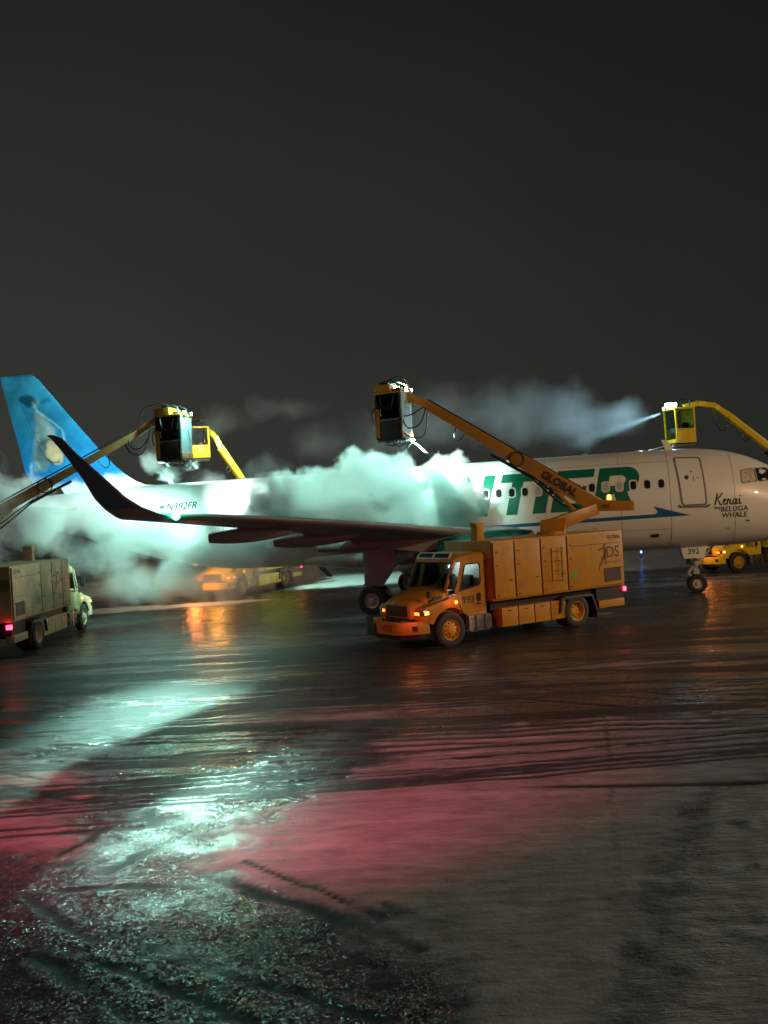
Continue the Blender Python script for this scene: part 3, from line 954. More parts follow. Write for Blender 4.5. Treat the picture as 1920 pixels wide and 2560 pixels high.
def truck(label, origin, th, num, paint_='yellow', lit='amber', boom=None, lights=True, salted=False):
    th = R(th)
    t = empty('deicing_truck', (*origin, 0), th, label, 'truck', G_TRUCK)
    inv = (Matrix.Translation(Vector((*origin, 0))) @ Matrix.Rotation(th, 4, 'Z')).inverted()
    loc = lambda p: inv @ Vector(p)
    MB().box(-7.1, 1.15, -.45, -.33, .6, .88).box(-7.1, 1.15, .33, .45, .6, .88).box(-.12, .12, -.95, .95, .44, .58).box(-5.14, -4.86, -.9, .9, .42, .62).box(-4.6, -.4, -.16, .16, .5, .66).build('chassis', 'black', t, bevel=.01)
    rm = 'salt' if salted else 'rim'
    for sg in (1, -1):
        wheel(t, 0, sg * 1.05, sg, False, rm)
        wheel(t, -5.0, sg * 1.05, sg, True, rm)
    # hood
    rows = []
    for u, hw, zb, zt in ((1.08, .66, .92, 1.26), (1.05, .70, .90, 1.34), (.95, .75, .9, 1.42), (.62, .82, .9, 1.53), (.3, .91, .9, 1.62), (-.02, .98, .9, 1.70), (-.1, .98, .9, 1.70)):
        rows.append([(u, -hw, zb), (u, -hw, zt - .16), (u, -hw + .05, zt - .07), (u, -hw + .16, zt - .015), (u, -.3, zt + .02), (u, 0, zt + .03), (u, .3, zt + .02), (u, hw - .16, zt - .015), (u, hw - .05, zt - .07), (u, hw, zt - .16), (u, hw, zb)])
    hd = MB().grid(rows, close=True, caps=True).build('hood', paint_, t)
    MB().prism([(.55, 1.36), (.12, 1.43), (.10, 1.52), (.35, 1.49)], lambda s, z, h: (s, h, z), .80, .965).build('hood_vent', 'ink', hd, bevel=.02)
    gr = MB().prism(rrect(-.56, .56, .95, 1.27, .05), lambda s, z, h: (h, s, z), 1.065, 1.095).build('grille', 'black', t, bevel=.01)
    sl = MB()
    for k in range(6):
        sl.box(1.09, 1.105, -.51, .51, .985 + .046 * k, 1.012 + .046 * k)
    sl.build('grille_bar', 'grille', gr)
    MB().box(1.06, 1.10, -.12, .12, 1.295, 1.325).build('hood_badge', 'grille', hd, bevel=.01)
    # front fenders, with arch
    archp = [(.64 * math.cos(R(a)), .52 + .64 * math.sin(R(a))) for a in range(158, 20, -12)]
    out = [(.62, .74), (.92, .84), (.95, 1.10), (.86, 1.24), (.5, 1.32), (.1, 1.40), (-.25, 1.52), (-.42, 1.52), (-.42, .92), (-.62, .72)]
    for sg in (1, -1):
        f = MB().prism(archp + out, lambda s, z, h: (s, sg * h, z), .62, 1.19).build('fender', paint_, t, bevel=.03)
        MB().lathe([(.64, -.3), (.645, .02)], (0, sg * 1.16, .52), (0, sg, 0), 40).build('arch_edge', 'black', f, fix=False) if False else None
        hl = MB().prism([(.955, 1.0), (.955, 1.15), (.74, 1.20), (.70, 1.02)], lambda s, z, h: (s, sg * h, z), .70, 1.20).build('headlight', 'chrome', t, bevel=.02)
        MB().box(.93, .968, sg * .76, sg * .98, 1.02, 1.10).build('headlight_lens', 'amber' if lights == 1 else 'chrome', hl)
        MB().prism([(.90, 1.04), (.90, 1.12), (.78, 1.14), (.76, 1.05)], lambda s, z, h: (s, sg * h, z), 1.195, 1.212).build('turn_signal', 'amber_hot', hl)
        if lights:
            MB().lathe([(0, .05), (.03, .04), (.045, 0)], (-.22, sg * 1.19, 1.30), (0, sg, 0), 10).build('side_marker', 'amber_hot', t)
    # bumper on extended frame
    bump = [(.74, 1.18), (1.10, 1.16), (1.55, .80), (1.62, .60), (1.66, -.60), (1.60, -.80), (1.12, -1.16), (.74, -1.18), (.74, -1.04), (1.05, -1.02), (1.42, -.70), (1.48, -.55), (1.46, .55), (1.40, .70), (1.05, 1.02), (.74, 1.04)]
    bp = MB().prism(bump, lambda s, w, h: (s, w, h), .50, .86).build('bumper', paint_, t, bevel=.025)
    MB().prism([(.80, 1.08), (1.05, 1.04), (1.45, .7), (1.5, .5), (1.5, -.5), (1.45, -.7), (1.05, -1.04), (.80, -1.08)], lambda s, w, h: (s, w, h), .34, .50).build('valance', 'black', t, bevel=.02)
    MB().box(.80, 1.4, -.70, .70, .80, .90).build('bumper_gap', 'black', t)
    MB().box(1.36, 1.74, -.72, -.26, .46, .98).build('winch_box', 'winch', t, bevel=.03)
    for y in (-.10, -.86):
        MB().lathe([(.07, 0), (.065, .03), (0, .035)], (1.62 if y > 0 else 1.50, y, .68), (1, 0, 0), 14).build('fog_light', 'black', bp, fix=False)
    MB().prism([(1.26, 1.046), (1.14, 1.142), (1.12, 1.12), (1.24, 1.02)], lambda s, w, h: (s, w, h), .61, .75).build('tow_slot', 'black', bp)
    if num:
        decal(text_geo(num, .27, .012), lambda a, b: (1.658 - .033 * (.36 + a + .6) - .0 + .004, .36 + a, .68 + b)).build('fleet_number', 'red', bp, fix=False)
        MB().box(1.62, 1.645, .02, .12, .6, .76).build('sticker', 'seam', bp)
    # cab
    cb = MB()
    cb.box(-1.48, -1.42, -1.0, 1.0, .86, 2.5)
    cb.box(-1.48, -.02, -1.0, 1.0, .84, .92)
    cb.box(-.10, -.04, -1.0, 1.0, .92, 1.68)
    for sg in (1, -1):
        cb.prism([(-.06, 1.66), (-.0, 1.66), (-.36, 2.5), (-.46, 2.5)], lambda s, z, h: (s, sg * h, z), .90, 1.0)
        cb.prism([(-1.48, .9), (-1.36, .9), (-1.36, 2.5), (-1.48, 2.5)], lambda s, z, h: (s, sg * h, z), .94, 1.0)
        cb.prism([(-1.42, .9), (-.08, .9), (-.08, 1.5), (-1.42, 1.5)], lambda s, z, h: (s, sg * h, z), .95, .99)
    cab = cb.build('cab', paint_, t, bevel=.012)
    rows = []
    for u, hw, z in ((-.30, .90, 2.46), (-.34, .94, 2.54), (-.55, .98, 2.64), (-1.0, 1.0, 2.68), (-1.45, 1.0, 2.68), (-1.50, .98, 2.60)):
        rows.append([(u, -hw, 2.44), (u, -hw, z - .06), (u, -hw + .08, z), (u, 0, z + .02), (u, hw - .08, z), (u, hw, z - .06), (u, hw, 2.44)])
    MB().grid(rows, close=True, caps=True).build('cab_roof', paint_, t)
    rw = plate([[(-.86, 0), (.86, 0), (.82, .24), (-.82, .24)], [(-.78, .04), (-.05, .04), (-.05, .20), (-.75, .20)], [(.05, .04), (.78, .04), (.75, .20), (.05, .20)]],
               lambda s, z, h: (-.285 - .65 * z + h, s, 2.54 + z * .78), -.03, .0).build('roof_window', 'pale', t)
    MB().add([(-.295, -.80, 2.55), (-.295, .80, 2.55), (-.445, .78, 2.73), (-.445, -.78, 2.73)], [(0, 1, 2, 3)]).build('pane', 'pane', rw, fix=False)
    MB().hexa([(-.02, -.90, 1.68), (0, -.90, 1.68), (0, .90, 1.68), (-.02, .90, 1.68)], [(-.40, -.86, 2.48), (-.38, -.86, 2.48), (-.38, .86, 2.48), (-.40, .86, 2.48)]).build('windshield', 'smoked', t)
    MB().ring([(0.01, -.92, 1.68), (.01, .92, 1.68), (-.385, .88, 2.49), (-.385, -.88, 2.49), (.01, -.92, 1.68)], .03, 6).build('windshield_seal', 'black', t)
    for y in (-.25, .45):
        MB().ring([(.03, y, 1.69), (-.06, y + .1, 1.9), (-.17, y + .3, 2.1)], .012, 6).build('wiper', 'black', t)
    MB().box(-1.2, -.75, .2, .7, 1.1, 1.3).box(-1.3, -1.15, .2, .7, 1.2, 2.0).box(-1.2, -.75, -.7, -.2, 1.1, 1.3).box(-1.3, -1.15, -.7, -.2, 1.2, 2.0).build('seat', 'black', t, bevel=.05)
    MB().box(-1.415, -1.40, -.92, .92, 1.0, 2.44).box(-1.40, -.42, -.9, .9, 2.43, 2.445).build('headliner', 'pale', t)
    MB().box(-.45, -.10, -.85, .85, 1.3, 1.62).ring([(-.5 + .0, .45 + .2 * math.cos(a), 1.72 + .18 * math.sin(a)) for a in np.linspace(0, 6.283, 15)], .015, 6).build('dashboard', 'black', t, bevel=.03)
    for sg in (1, -1):
        outl = [(-.37, .94), (-.32, 1.62), (-.42, 1.80), (-.60, 2.44), (-1.34, 2.46), (-1.37, 2.40), (-1.37, .94)]
        hole = [(-.50, 1.60), (-.72, 2.32), (-.80, 2.36), (-1.22, 2.36), (-1.28, 2.28), (-1.28, 1.80), (-1.20, 1.70)]
        d = plate([outl, hole], side_fn(sg), .995, 1.025).build('door', paint_, t)
        MB().prism(hole, side_fn(sg), 1.004, 1.010).build('door_window', 'glass', d)
        for i in range(1):
            MB().ring([(p[0], sg * 1.027, p[1]) for p in hole + hole[:1]], .022, 6).build('window_seal', 'black', d)
        MB().prism(rrect(-1.26, -1.10, 1.22, 1.48, .06), side_fn(sg), 1.02, 1.035).build('vent_window', 'black', d)
        MB().box(-1.25, -1.10, sg * 1.022, sg * 1.045, 1.14, 1.18).build('door_handle', 'black', d)
        if num:
            side_text(num, -.80, 1.30, .30, d, 'logo', sg, 1.029, 'fleet_number', .012)
        m_ = MB().ring([(-.25, sg * 1.0, 1.75), (-.1, sg * 1.2, 1.75), (-.1, sg * 1.2, 2.15), (-.25, sg * 1.0, 2.3)], .02, 6).build('mirror_arm', 'black', t)
        MB().box(-.14, -.06, sg * 1.12, sg * 1.30, 1.72, 2.12).build('mirror', 'black', m_, bevel=.03)
        MB().ring([(.55, sg * .95, 1.3), (.65, sg * 1.05, 1.55)], .015, 6).box(.62, .68, sg * 1.0, sg * 1.16, 1.5, 1.68).build('hood_mirror', 'black', t)
        # fuel tank and steps
        ft = MB().prism(rrect(-1.55, -.70, .36, .84, .10), side_fn(sg), .62, 1.12).build('fuel_tank', 'chrome', t, bevel=.02)
        for u in (-.95, -1.3):
            MB().box(u - .03, u + .03, sg * 1.12, sg * 1.135, .36, .84).build('tank_strap', 'black', ft)
        MB().box(-.66, -.62, sg * .6, sg * 1.1, .34, .9).box(-.66, -1.0 + .5, sg * .95, sg * 1.12, .4, .44).build('step', 'black', t)
        # lower lockers
        for k in range(4):
            u1 = -1.95 - k * .66
            lk = MB().box(u1 - .62, u1, sg * .55, sg * 1.14, .36, .93).build('storage_locker', paint_, t, bevel=.012)
            MB().box(u1 - .36, u1 - .26, sg * 1.14, sg * 1.155, .82, .85).build('latch', 'black', lk)
        # rear mudguard
        MB().prism([(-4.22, .55), (-4.30, .98), (-4.50, 1.04), (-5.50, 1.04), (-5.70, .98), (-5.86, .50), (-5.80, .46), (-5.62, .94), (-4.40, .94), (-4.28, .52)], side_fn(sg), .62, 1.22).build('mudguard', 'black', t, bevel=.01)
        MB().box(-5.86, -5.83, sg * .72, sg * 1.2, .22, .5).build('mud_flap', 'black', t)
        MB().box(-7.15, -5.98, sg * .9, sg * 1.18, .50, .74).build('rear_skirt', paint_, t, bevel=.015)
        # side of the tank body: four panels
        K = .13
        for (u1, u0) in ((-1.68, -2.46), (-2.52, -3.52), (-3.58, -4.62), (-4.68, -7.16)):
            p = MB().box(u0, u1, sg * 1.155, sg * 1.222, 1.10 + K, 2.80 + K).build('body_panel', paint_, t, bevel=.012)
            if u1 == -4.68:
                UL = -6.68 if sg > 0 else -2.75
                side_text('DS', UL, 2.16 + K, .52 if sg > 0 else .62, p, 'logo', sg, 1.225, 'logo_lettering', .006)
                MB().box(UL + sg * .35 - .03, UL + sg * .35 + .03, sg * 1.222, sg * 1.226, 1.98 + K, 2.34 + K).build('logo_lettering', 'logo', p)
                # the sketchy rider figure beside the letters
                fg = MB()
                for q in ([(0, 0), (.1, .25), (.05, .4), (.16, .46), (.2, .3), (.14, .02)], [(-.14, .30), (.06, .36), (.06, .42), (-.16, .36)], [(-.10, -.14), (-.02, -.12), (.07, .1), (.01, .12)],
                          [(.05, .44), (.12, .55), (.2, .5), (.16, .44)], [(.12, -.15), (.18, -.14), (.17, .1), (.1, .1)], [(-.2, -.34), (-.16, -.34), (-.05, -.1), (-.11, -.1)]):
                    fg.add([(-6.18 - sg * a * 1.0 if sg > 0 else -6.02 + a, sg * 1.226, 1.93 + K + b) for a, b in q] if sg > 0 else [(UL - .52 + a, sg * 1.226, 1.93 + K + b) for a, b in q], [tuple(range(len(q)))])
                fg.build('logo_figure', 'logo', p, fix=False)
                side_text('GLOBAL', -6.75, 2.66 + K, .17, p, 'logo', sg, 1.225, 'maker_lettering', .006)
                vg = MB().box(-7.0, -6.24, sg * 1.215, sg * 1.232, 1.22 + K, 1.66 + K).build('vent_grille', 'grille', p)
                for k in range(7):
                    MB().box(-6.98, -6.26, sg * 1.232, sg * 1.242, 1.235 + K + .06 * k, 1.265 + K + .06 * k).build('slat', 'grille', vg)
                MB().box(-5.05, -4.80, sg * 1.222, sg * 1.227, 1.42 + K, 1.68 + K).build('sticker', 'sticker', p)
                MB().box(-7.05, -4.85, sg * 1.222, sg * 1.230, 2.46 + K, 2.475 + K).box(-7.05, -6.0, sg * 1.222, sg * 1.230, 1.84 + K, 1.852 + K).build('seam_strip', 'grille', p)
            MB().box(u1 + .004, u1 + .052, sg * 1.16, sg * 1.185, 1.24, 2.92).build('panel_gap', 'black', t)
            if u1 == -2.52:
                MB().box(-2.86, -2.62, sg * 1.222, sg * 1.227, 1.38 + K, 1.58 + K).build('sticker', 'sticker2', p)
            MB().box(u1 - .14, u1 - .08, sg * 1.222, sg * 1.24, 2.62, 2.66).box(u1 - .14, u1 - .08, sg * 1.222, sg * 1.24, 2.2, 2.24).box(u1 - .14, u1 - .08, sg * 1.222, sg * 1.24, 1.3, 1.34).box(u0 + .1, u0 + .2, sg * 1.222, sg * 1.245, 1.75, 1.79).build('hinge', 'grille', p)
        ld = part_empty('ladder', t) if sg > 0 else None
        for u in (-3.98, -4.40) if ld else ():
            MB().box(u - .02, u + .02, sg * 1.25, sg * 1.28, 1.55, 2.62).build('rail', paint_, ld)
        for k in range(4 if ld else 0):
            MB().cyl((-3.98, sg * 1.265, 1.62 + .3 * k), (-4.40, sg * 1.265, 1.62 + .3 * k), .02, n=8).build('rung', paint_, ld)
        tl = MB().box(-7.28, -7.20, sg * .98, sg * 1.16, .96, 1.10).build('tail_light', 'redlamp' if lights else 'red', t, bevel=.01)
    MB().box(-7.2, -1.62, -1.165, 1.165, 1.17, 2.98).build('tank_body', paint_, t, bevel=.02)
    MB().box(-7.1, -1.7, -.9, .9, .88, 1.17).build('body_underframe', 'black', t)
    MB().box(-7.2, -5.95, -1.1, 1.1, .74, 1.165).build('rear_well', 'black', t)
    rd = MB().box(-7.215, -7.2, -1.1, -.02, 1.27, 2.88).box(-7.215, -7.2, .02, 1.1, 1.27, 2.88).build('rear_door', paint_, t, bevel=.004)
    MB().prism([(-.16, 2.97), (.16, 2.97), (.11, 3.40), (.17, 3.46), (.17, 3.54), (-.17, 3.54), (-.17, 3.46), (-.11, 3.40)], lambda s, z, h: (-1.95 + s, .15 + h, z), -.16, .16).build('heater_stack', paint_, t, bevel=.012)
    for u, w in ((-3.4, .9), (-3.1, .5), (-6.3, .8)):
        MB().ring([(u, w, 2.97), (u, w, 3.09), (u - .12, w, 3.09), (u - .12, w, 2.97)], .02, 6).build('lifting_eye', paint_, t)
    if boom:
        bm_ = part_empty('boom', t)
        mt_ = boom.get('mat', 'orange')
        ped, piv, tip = loc(boom['ped']), loc(boom['piv']), loc(boom['tip'])
        d = (tip - piv).normalized()
        hd_ = Vector((d.x, d.y, 0)).normalized()
        MB().cyl((ped.x, ped.y, 2.97), (ped.x, ped.y, 3.08), .48, n=28).build('slew_ring', mt_, bm_)
        MB().hexa([ped + Vector((0, 0, .02)) + hd_ * .35 + Vector((-hd_.y, hd_.x, 0)) * s for s in (-.22, .22)] + [ped + Vector((0, 0, .02)) - hd_ * .45 + Vector((-hd_.y, hd_.x, 0)) * s for s in (.22, -.22)],
                  [ped + Vector((0, 0, .52)) + hd_ * .30 + Vector((-hd_.y, hd_.x, 0)) * s for s in (-.2, .2)] + [ped + Vector((0, 0, .55)) - hd_ * .55 + Vector((-hd_.y, hd_.x, 0)) * s for s in (.2, -.2)]).beam(ped + Vector((0, 0, .30)), piv + Vector((0, 0, -.12)), .40, .46, .36, .36).build('lower_arm', mt_, bm_, bevel=.03)
        cw = piv - hd_ * 1.25 + Vector((0, 0, -.10))
        MB().beam(piv + hd_ * .15, cw, .34, .40, .34, .30).build('counterweight', mt_, bm_, bevel=.03)
        bl = MB().lathe([(.07, 0), (.07, .05), (.06, .14), (.0, .17)], piv - hd_ * .45 + Vector((0, 0, .16)), (0, 0, 1), 12).build('beacon', 'amber_hot' if boom.get('beacon') else 'amber_off', bm_)
        mid = piv.lerp(tip, .44)
        th_ = boom.get('thin', 1.0)
        MB().beam(piv - d * .1, mid + d * .2, .32 * th_, .50 * th_, .32 * th_, .46 * th_).build('boom_base', mt_, bm_, bevel=.03)
        MB().beam(mid, tip, .26 * th_, .40 * th_, .24 * th_, .32 * th_).build('boom_extension', mt_, bm_, bevel=.025)
        up = d.cross(Vector((-hd_.y, hd_.x, 0))); up = up if up.z > 0 else -up
        MB().lathe([(.24, -.19), (.27, -.19), (.27, .19), (.24, .19), (.24, -.19)], mid + d * .02 - up * .02, (-hd_.y, hd_.x, 0), 24).build('boom_collar', 'black', bm_, fix=False)
        MB().cyl(piv.lerp(tip, .24) - up * .2, ped.lerp(piv, .62) + Vector((0, 0, .05)), .065, n=12).build('lift_cylinder', mt_, bm_)
        MB().beam(mid - up * .34 + d * .9, mid - up * .30 - d * .7, .16, .10).build('cable_tray', 'black', bm_)
        MB().beam(piv.lerp(tip, .08) + up * .26, tip + up * .19, .05, .05).build('boom_pipe', 'black', bm_)
        hose_loop(bm_, [piv.lerp(tip, .38) - up * .26, piv.lerp(tip, .32) - up * .34, piv.lerp(tip, .2) - up * .5, piv.lerp(tip, .12) - up * .55, piv - up * .35], .035)
        hose_loop(bm_, [piv.lerp(tip, .36) - up * .24, piv.lerp(tip, .26) - up * .32, piv.lerp(tip, .14) - up * .42, piv - up * .3], .03)
        hose_loop(bm_, [piv.lerp(tip, .80) - up * .15, piv.lerp(tip, .78) - up * .5, piv.lerp(tip, .75) - up * .52, piv.lerp(tip, .74) - up * .17], .02)
        if boom.get('text'):
            c = piv.lerp(tip, .20)
            s = Vector((-hd_.y, hd_.x, 0))
            sgn = -1 if (inv.to_3x3().inverted() @ s).y > 0 else 1
            td = -d if (inv.to_3x3().inverted() @ d).x < 0 else d
            g = text_geo('GLOBAL', .36, .016)
            decal(g, lambda a, b: c + td * a + up * b + s * sgn * (.165 * th_ + .012)).build('maker_lettering', 'ink', bm_, fix=False)
            g = text_geo(num, .17, .008)
            c2_ = piv - hd_ * .35 + Vector((0, 0, -.06))
            td2 = Vector((td.x, td.y, 0)).normalized()
            decal(g, lambda a, b: c2_ + td2 * a + Vector((0, 0, b)) + s * sgn * .178).build('fleet_number', 'logo', bm_, fix=False)
        # gooseneck to the cab
        for i in range(len(boom['neck']) - 1):
            a, b_ = loc(boom['neck'][i]), loc(boom['neck'][i + 1])
            MB().beam(a, b_, .22, .28, .22, .26).build('gooseneck', mt_, bm_, bevel=.03)
        for h in boom.get('hoses', []):
            hose_loop(bm_, [loc(p) for p in h], .024)
        basket(t, loc(boom['cab']), R(boom['yaw']) - th, boom['dark'], boom.get('lamps', 'spot'), boom.get('nozzle'), boom.get('frame', 'yellow'), boom.get('scale', 1.0), boom.get('front', 'glass'), boom.get('seat', 'black'))
    return t


# main truck: nearest, front to the left
truck('orange deicing truck numbered 993, nearest, its long boom raised over the wing', (1.12, 26.45), 212, '993', lit='amber',
      boom=dict(ped=(5.5, 29.2, 2.95), piv=(7.1, 29.5, 3.86), tip=(1.72, 31.5, 7.80), cab=(0.56, 31.6, 6.66), yaw=-28, dark=True, mat='orange', frame='orange', text=True, beacon=True, scale=.84, front='wet',
                neck=[(1.80, 31.48, 7.78), (1.30, 31.5, 7.98), (.85, 31.55, 8.30), (.10, 31.6, 8.36)],
                hoses=[[(1.70, 31.3, 7.65), (1.45, 31.2, 7.1), (1.05, 31.1, 6.95), (.85, 31.1, 7.3), (.80, 31.2, 7.9)],
                       [(1.75, 31.3, 7.6), (1.62, 31.2, 6.75), (1.2, 31.1, 6.6), (.82, 31.1, 6.9), (.75, 31.2, 7.8)],
                       [(1.6, 31.35, 7.7), (1.2, 31.2, 7.45), (.9, 31.15, 7.4), (.78, 31.2, 7.6)],
                       [(.3, 31.3, 8.55), (.6, 31.3, 8.78), (1.0, 31.35, 8.75), (1.15, 31.4, 8.4), (1.3, 31.45, 8.1)]],
                nozzle=[(.5, .2, -.10), (.95, .2, -.38), (1.35, .2, -.78)]))
# truck at the left, seen from behind, caked with salt
truck('salt caked deicing truck at the left edge, seen from behind with one red tail light', (-13.5, 35.5), 91.5, '', paint_='salt', lit='amber', salted=True, lights=2,
      boom=dict(ped=(-13.9, 30.4, 2.95), thin=.78, piv=(-14.9, 31.2, 4.25), tip=(-9.25, 33.8, 7.62), cab=(-7.92, 34.0, 6.55), yaw=-16, dark=True, mat='tan', frame='yellow', scale=.86, front='wet',
                neck=[(-9.35, 33.8, 7.58), (-8.75, 33.85, 7.95), (-8.1, 33.9, 8.22)],
                hoses=[[(-9.6, 33.6, 7.5), (-9.45, 33.5, 7.05), (-9.1, 33.5, 7.0), (-8.8, 33.5, 7.4), (-8.7, 33.6, 7.9)],
                       [(-9.8, 33.6, 7.4), (-9.5, 33.5, 6.85), (-9.05, 33.5, 6.8), (-8.75, 33.5, 7.5)],
                       [(-9.2, 33.6, 7.9), (-8.9, 33.6, 8.5), (-8.2, 33.6, 8.65), (-7.8, 33.7, 8.5)]],
                nozzle=[(.4, 0, -.1), (.8, -.1, -.3), (1.0, -.3, -.45)]))
# truck beyond the fuselage, head on in the fog, its bright cab behind the left one
truck('yellow deicing truck facing us through the fog beyond the tail, amber lamps lit', (-8.9, 47.6), 249, '', paint_='bright', lit='amber',
      boom=dict(ped=(-6.9, 52.2, 2.95), piv=(-6.55, 50.6, 3.9), tip=(-8.75, 48.2, 8.10), cab=(-9.90, 48.0, 7.55), yaw=198, dark=False, mat='bright', frame='bright', scale=.88, seat='redseat',
                neck=[(-8.70, 48.2, 8.0), (-9.0, 48.1, 8.75), (-9.35, 48.0, 9.1)], nozzle=None))
# truck behind the nose, right edge
truck('yellow deicing truck numbered 976 behind the nose wheel, amber lamps lit', (17.25, 45.1), 195, '976', paint_='bright', lit='amber',
      boom=dict(ped=(22.0, 46.6, 2.95), piv=(23.3, 46.9, 4.0), tip=(17.55, 44.6, 8.05), cab=(15.0, 44.0, 6.62), yaw=196, dark=False, mat='bright', frame='bright', scale=.90, lamps='flood_blue',
                neck=[(17.6, 44.6, 8.0), (17.0, 44.5, 8.45), (16.1, 44.3, 8.60), (15.3, 44.1, 8.45)],
                hoses=[[(17.7, 44.4, 7.9), (17.4, 44.3, 7.2), (17.0, 44.2, 7.3), (16.8, 44.3, 8.3)]],
                nozzle=[(.6, 0, -.1), (1.1, 0, -.15), (1.9, 0, -.32)]))

# lamps carried by the cabs, plus added fill lamps for fin and steam
lamp('left_cab_lamp', 'SPOT', (-7.2, 34.6, 6.4), (-7.6, 39.0, 5.2), 500, TEAL, .12, 110, .8)
lamp('left_cab_beam', 'SPOT', (-7.3, 34.9, 6.6), (-6.2, 38.8, 5.45), 6500, (.75, 1, .92), .1, 55, 1.0)
lamp('fin_fill_lamp', 'SPOT', (-9.0, 34.0, 8.6), (-15.5, 41.5, 8.2), 4300, (.85, 1, .96), .12, 85, .7)  # added fill aimed at the tail fin
lamp('steam_bank_fill', 'SPOT', (-8.2, 33.6, 6.3), (-12.2, 38.6, 3.6), 8500, TEAL, .12, 84, .7)  # added fill that brightens the steam bank at the tail
lamp('left_cab_side_lamp', 'POINT', (-7.3, 33.4, 8.5), None, 500, TEAL, .08)
lamp('left_cab_ground_lamp', 'SPOT', (-8.6, 33.2, 9.0), (-4.7, 18.0, 0), 16000, TEAL, .22, 22, 1.0)
lamp('near_cab_lamp', 'SPOT', (2.5, 31.0, 6.6), (3.1, 35.4, 5.9), 6500, (.75, 1, .92), .12, 44, .8)
lamp('near_cab_wide_lamp', 'SPOT', (1.6, 31.1, 6.5), (0.5, 36.0, 4.6), 2500, TEAL, .12, 110, .6)
lamp('steam_fill_lamp', 'SPOT', (-7.0, 33.2, 8.2), (-1.2, 36.0, 5.2), 5500, TEAL, .12, 42, .8)  # added fill, lights the steam over the wing from the left
lamp('near_cab_upper_lamp', 'SPOT', (1.15, 31.5, 8.6), (-1.8, 36, 4.8), 8500, TEAL, .12, 110, .6)
lamp('right_cab_lamp', 'SPOT', (14.2, 43.5, 8.4), (8.0, 44.0, 7.6), 8500, (.45, .82, 1.0), .1, 120, .6)
lamp('right_cab_lower_lamp', 'POINT', (12.7, 43.0, 6.9), None, 160, (.7, .95, 1.0), .08)
lamp('far_cab_lamp', 'SPOT', (-10.4, 47.6, 9.3), (-7.0, 41.5, 3.0), 3000, TEAL, .12, 110, .6)
lamp('far_cab_ground_lamp', 'SPOT', (-9.0, 47.4, 9.2), (-2.5, 53.5, 0), 16000, TEAL, .12, 50, .8)
lamp('far_truck_beacon', 'POINT', (-8.9, 45.3, 2.2), None, 300, (1, .42, .06), .1)
lamp('far_truck_fog_glow', 'POINT', (-10.0, 45.2, 1.2), None, 200, (1, .25, .05), .1)
lamp('near_truck_indicator', 'POINT', (.55, 24.6, 1.05), None, 8, (1, .16, .03), .05)
lamp('near_truck_marker', 'POINT', (1.9, 25.25, 1.32), None, 3.5, (1, .16, .03), .04)
lamp('nose_truck_indicator', 'POINT', (15.7, 43.6, 1.3), None, 25, (1, .25, .04), .05)
lamp('left_truck_tail_glow', 'POINT', (-14.0, 29.6, 1.0), None, 14, (1, .03, .05), .05)
lamp('near_cab_interior', 'POINT', (1.12 + .848 * .95 , 26.45 + .53 * .95, 2.25), None, 14, (.8, 1.0, .95), .05)
# interior light of the near truck and the far cab
lamp('bright_cab_interior', 'POINT', (-9.4, 46.9, 8.4), None, 70, (1, .95, .7), .1)
tx = empty('taxiway_light', (17.2, 59.5, 0), 0, 'tiny blue taxiway light on the apron beyond the forward belly', 'light')
MB().lathe([(.10, 0), (.10, .04), (.035, .06), (.03, .26), (.06, .28), (.06, .30), (0, .30)], (0, 0, 0), (0, 0, 1), 14).build('post', 'black', tx, fix=False)
M['blue_lamp'] = glow('blue_lamp', (.10, .25, 1.0), 12)
MB().lathe([(.055, .30), (.06, .36), (.04, .43), (0, .45)], (0, 0, 0), (0, 0, 1), 14).build('lens', 'blue_lamp', tx, fix=False)


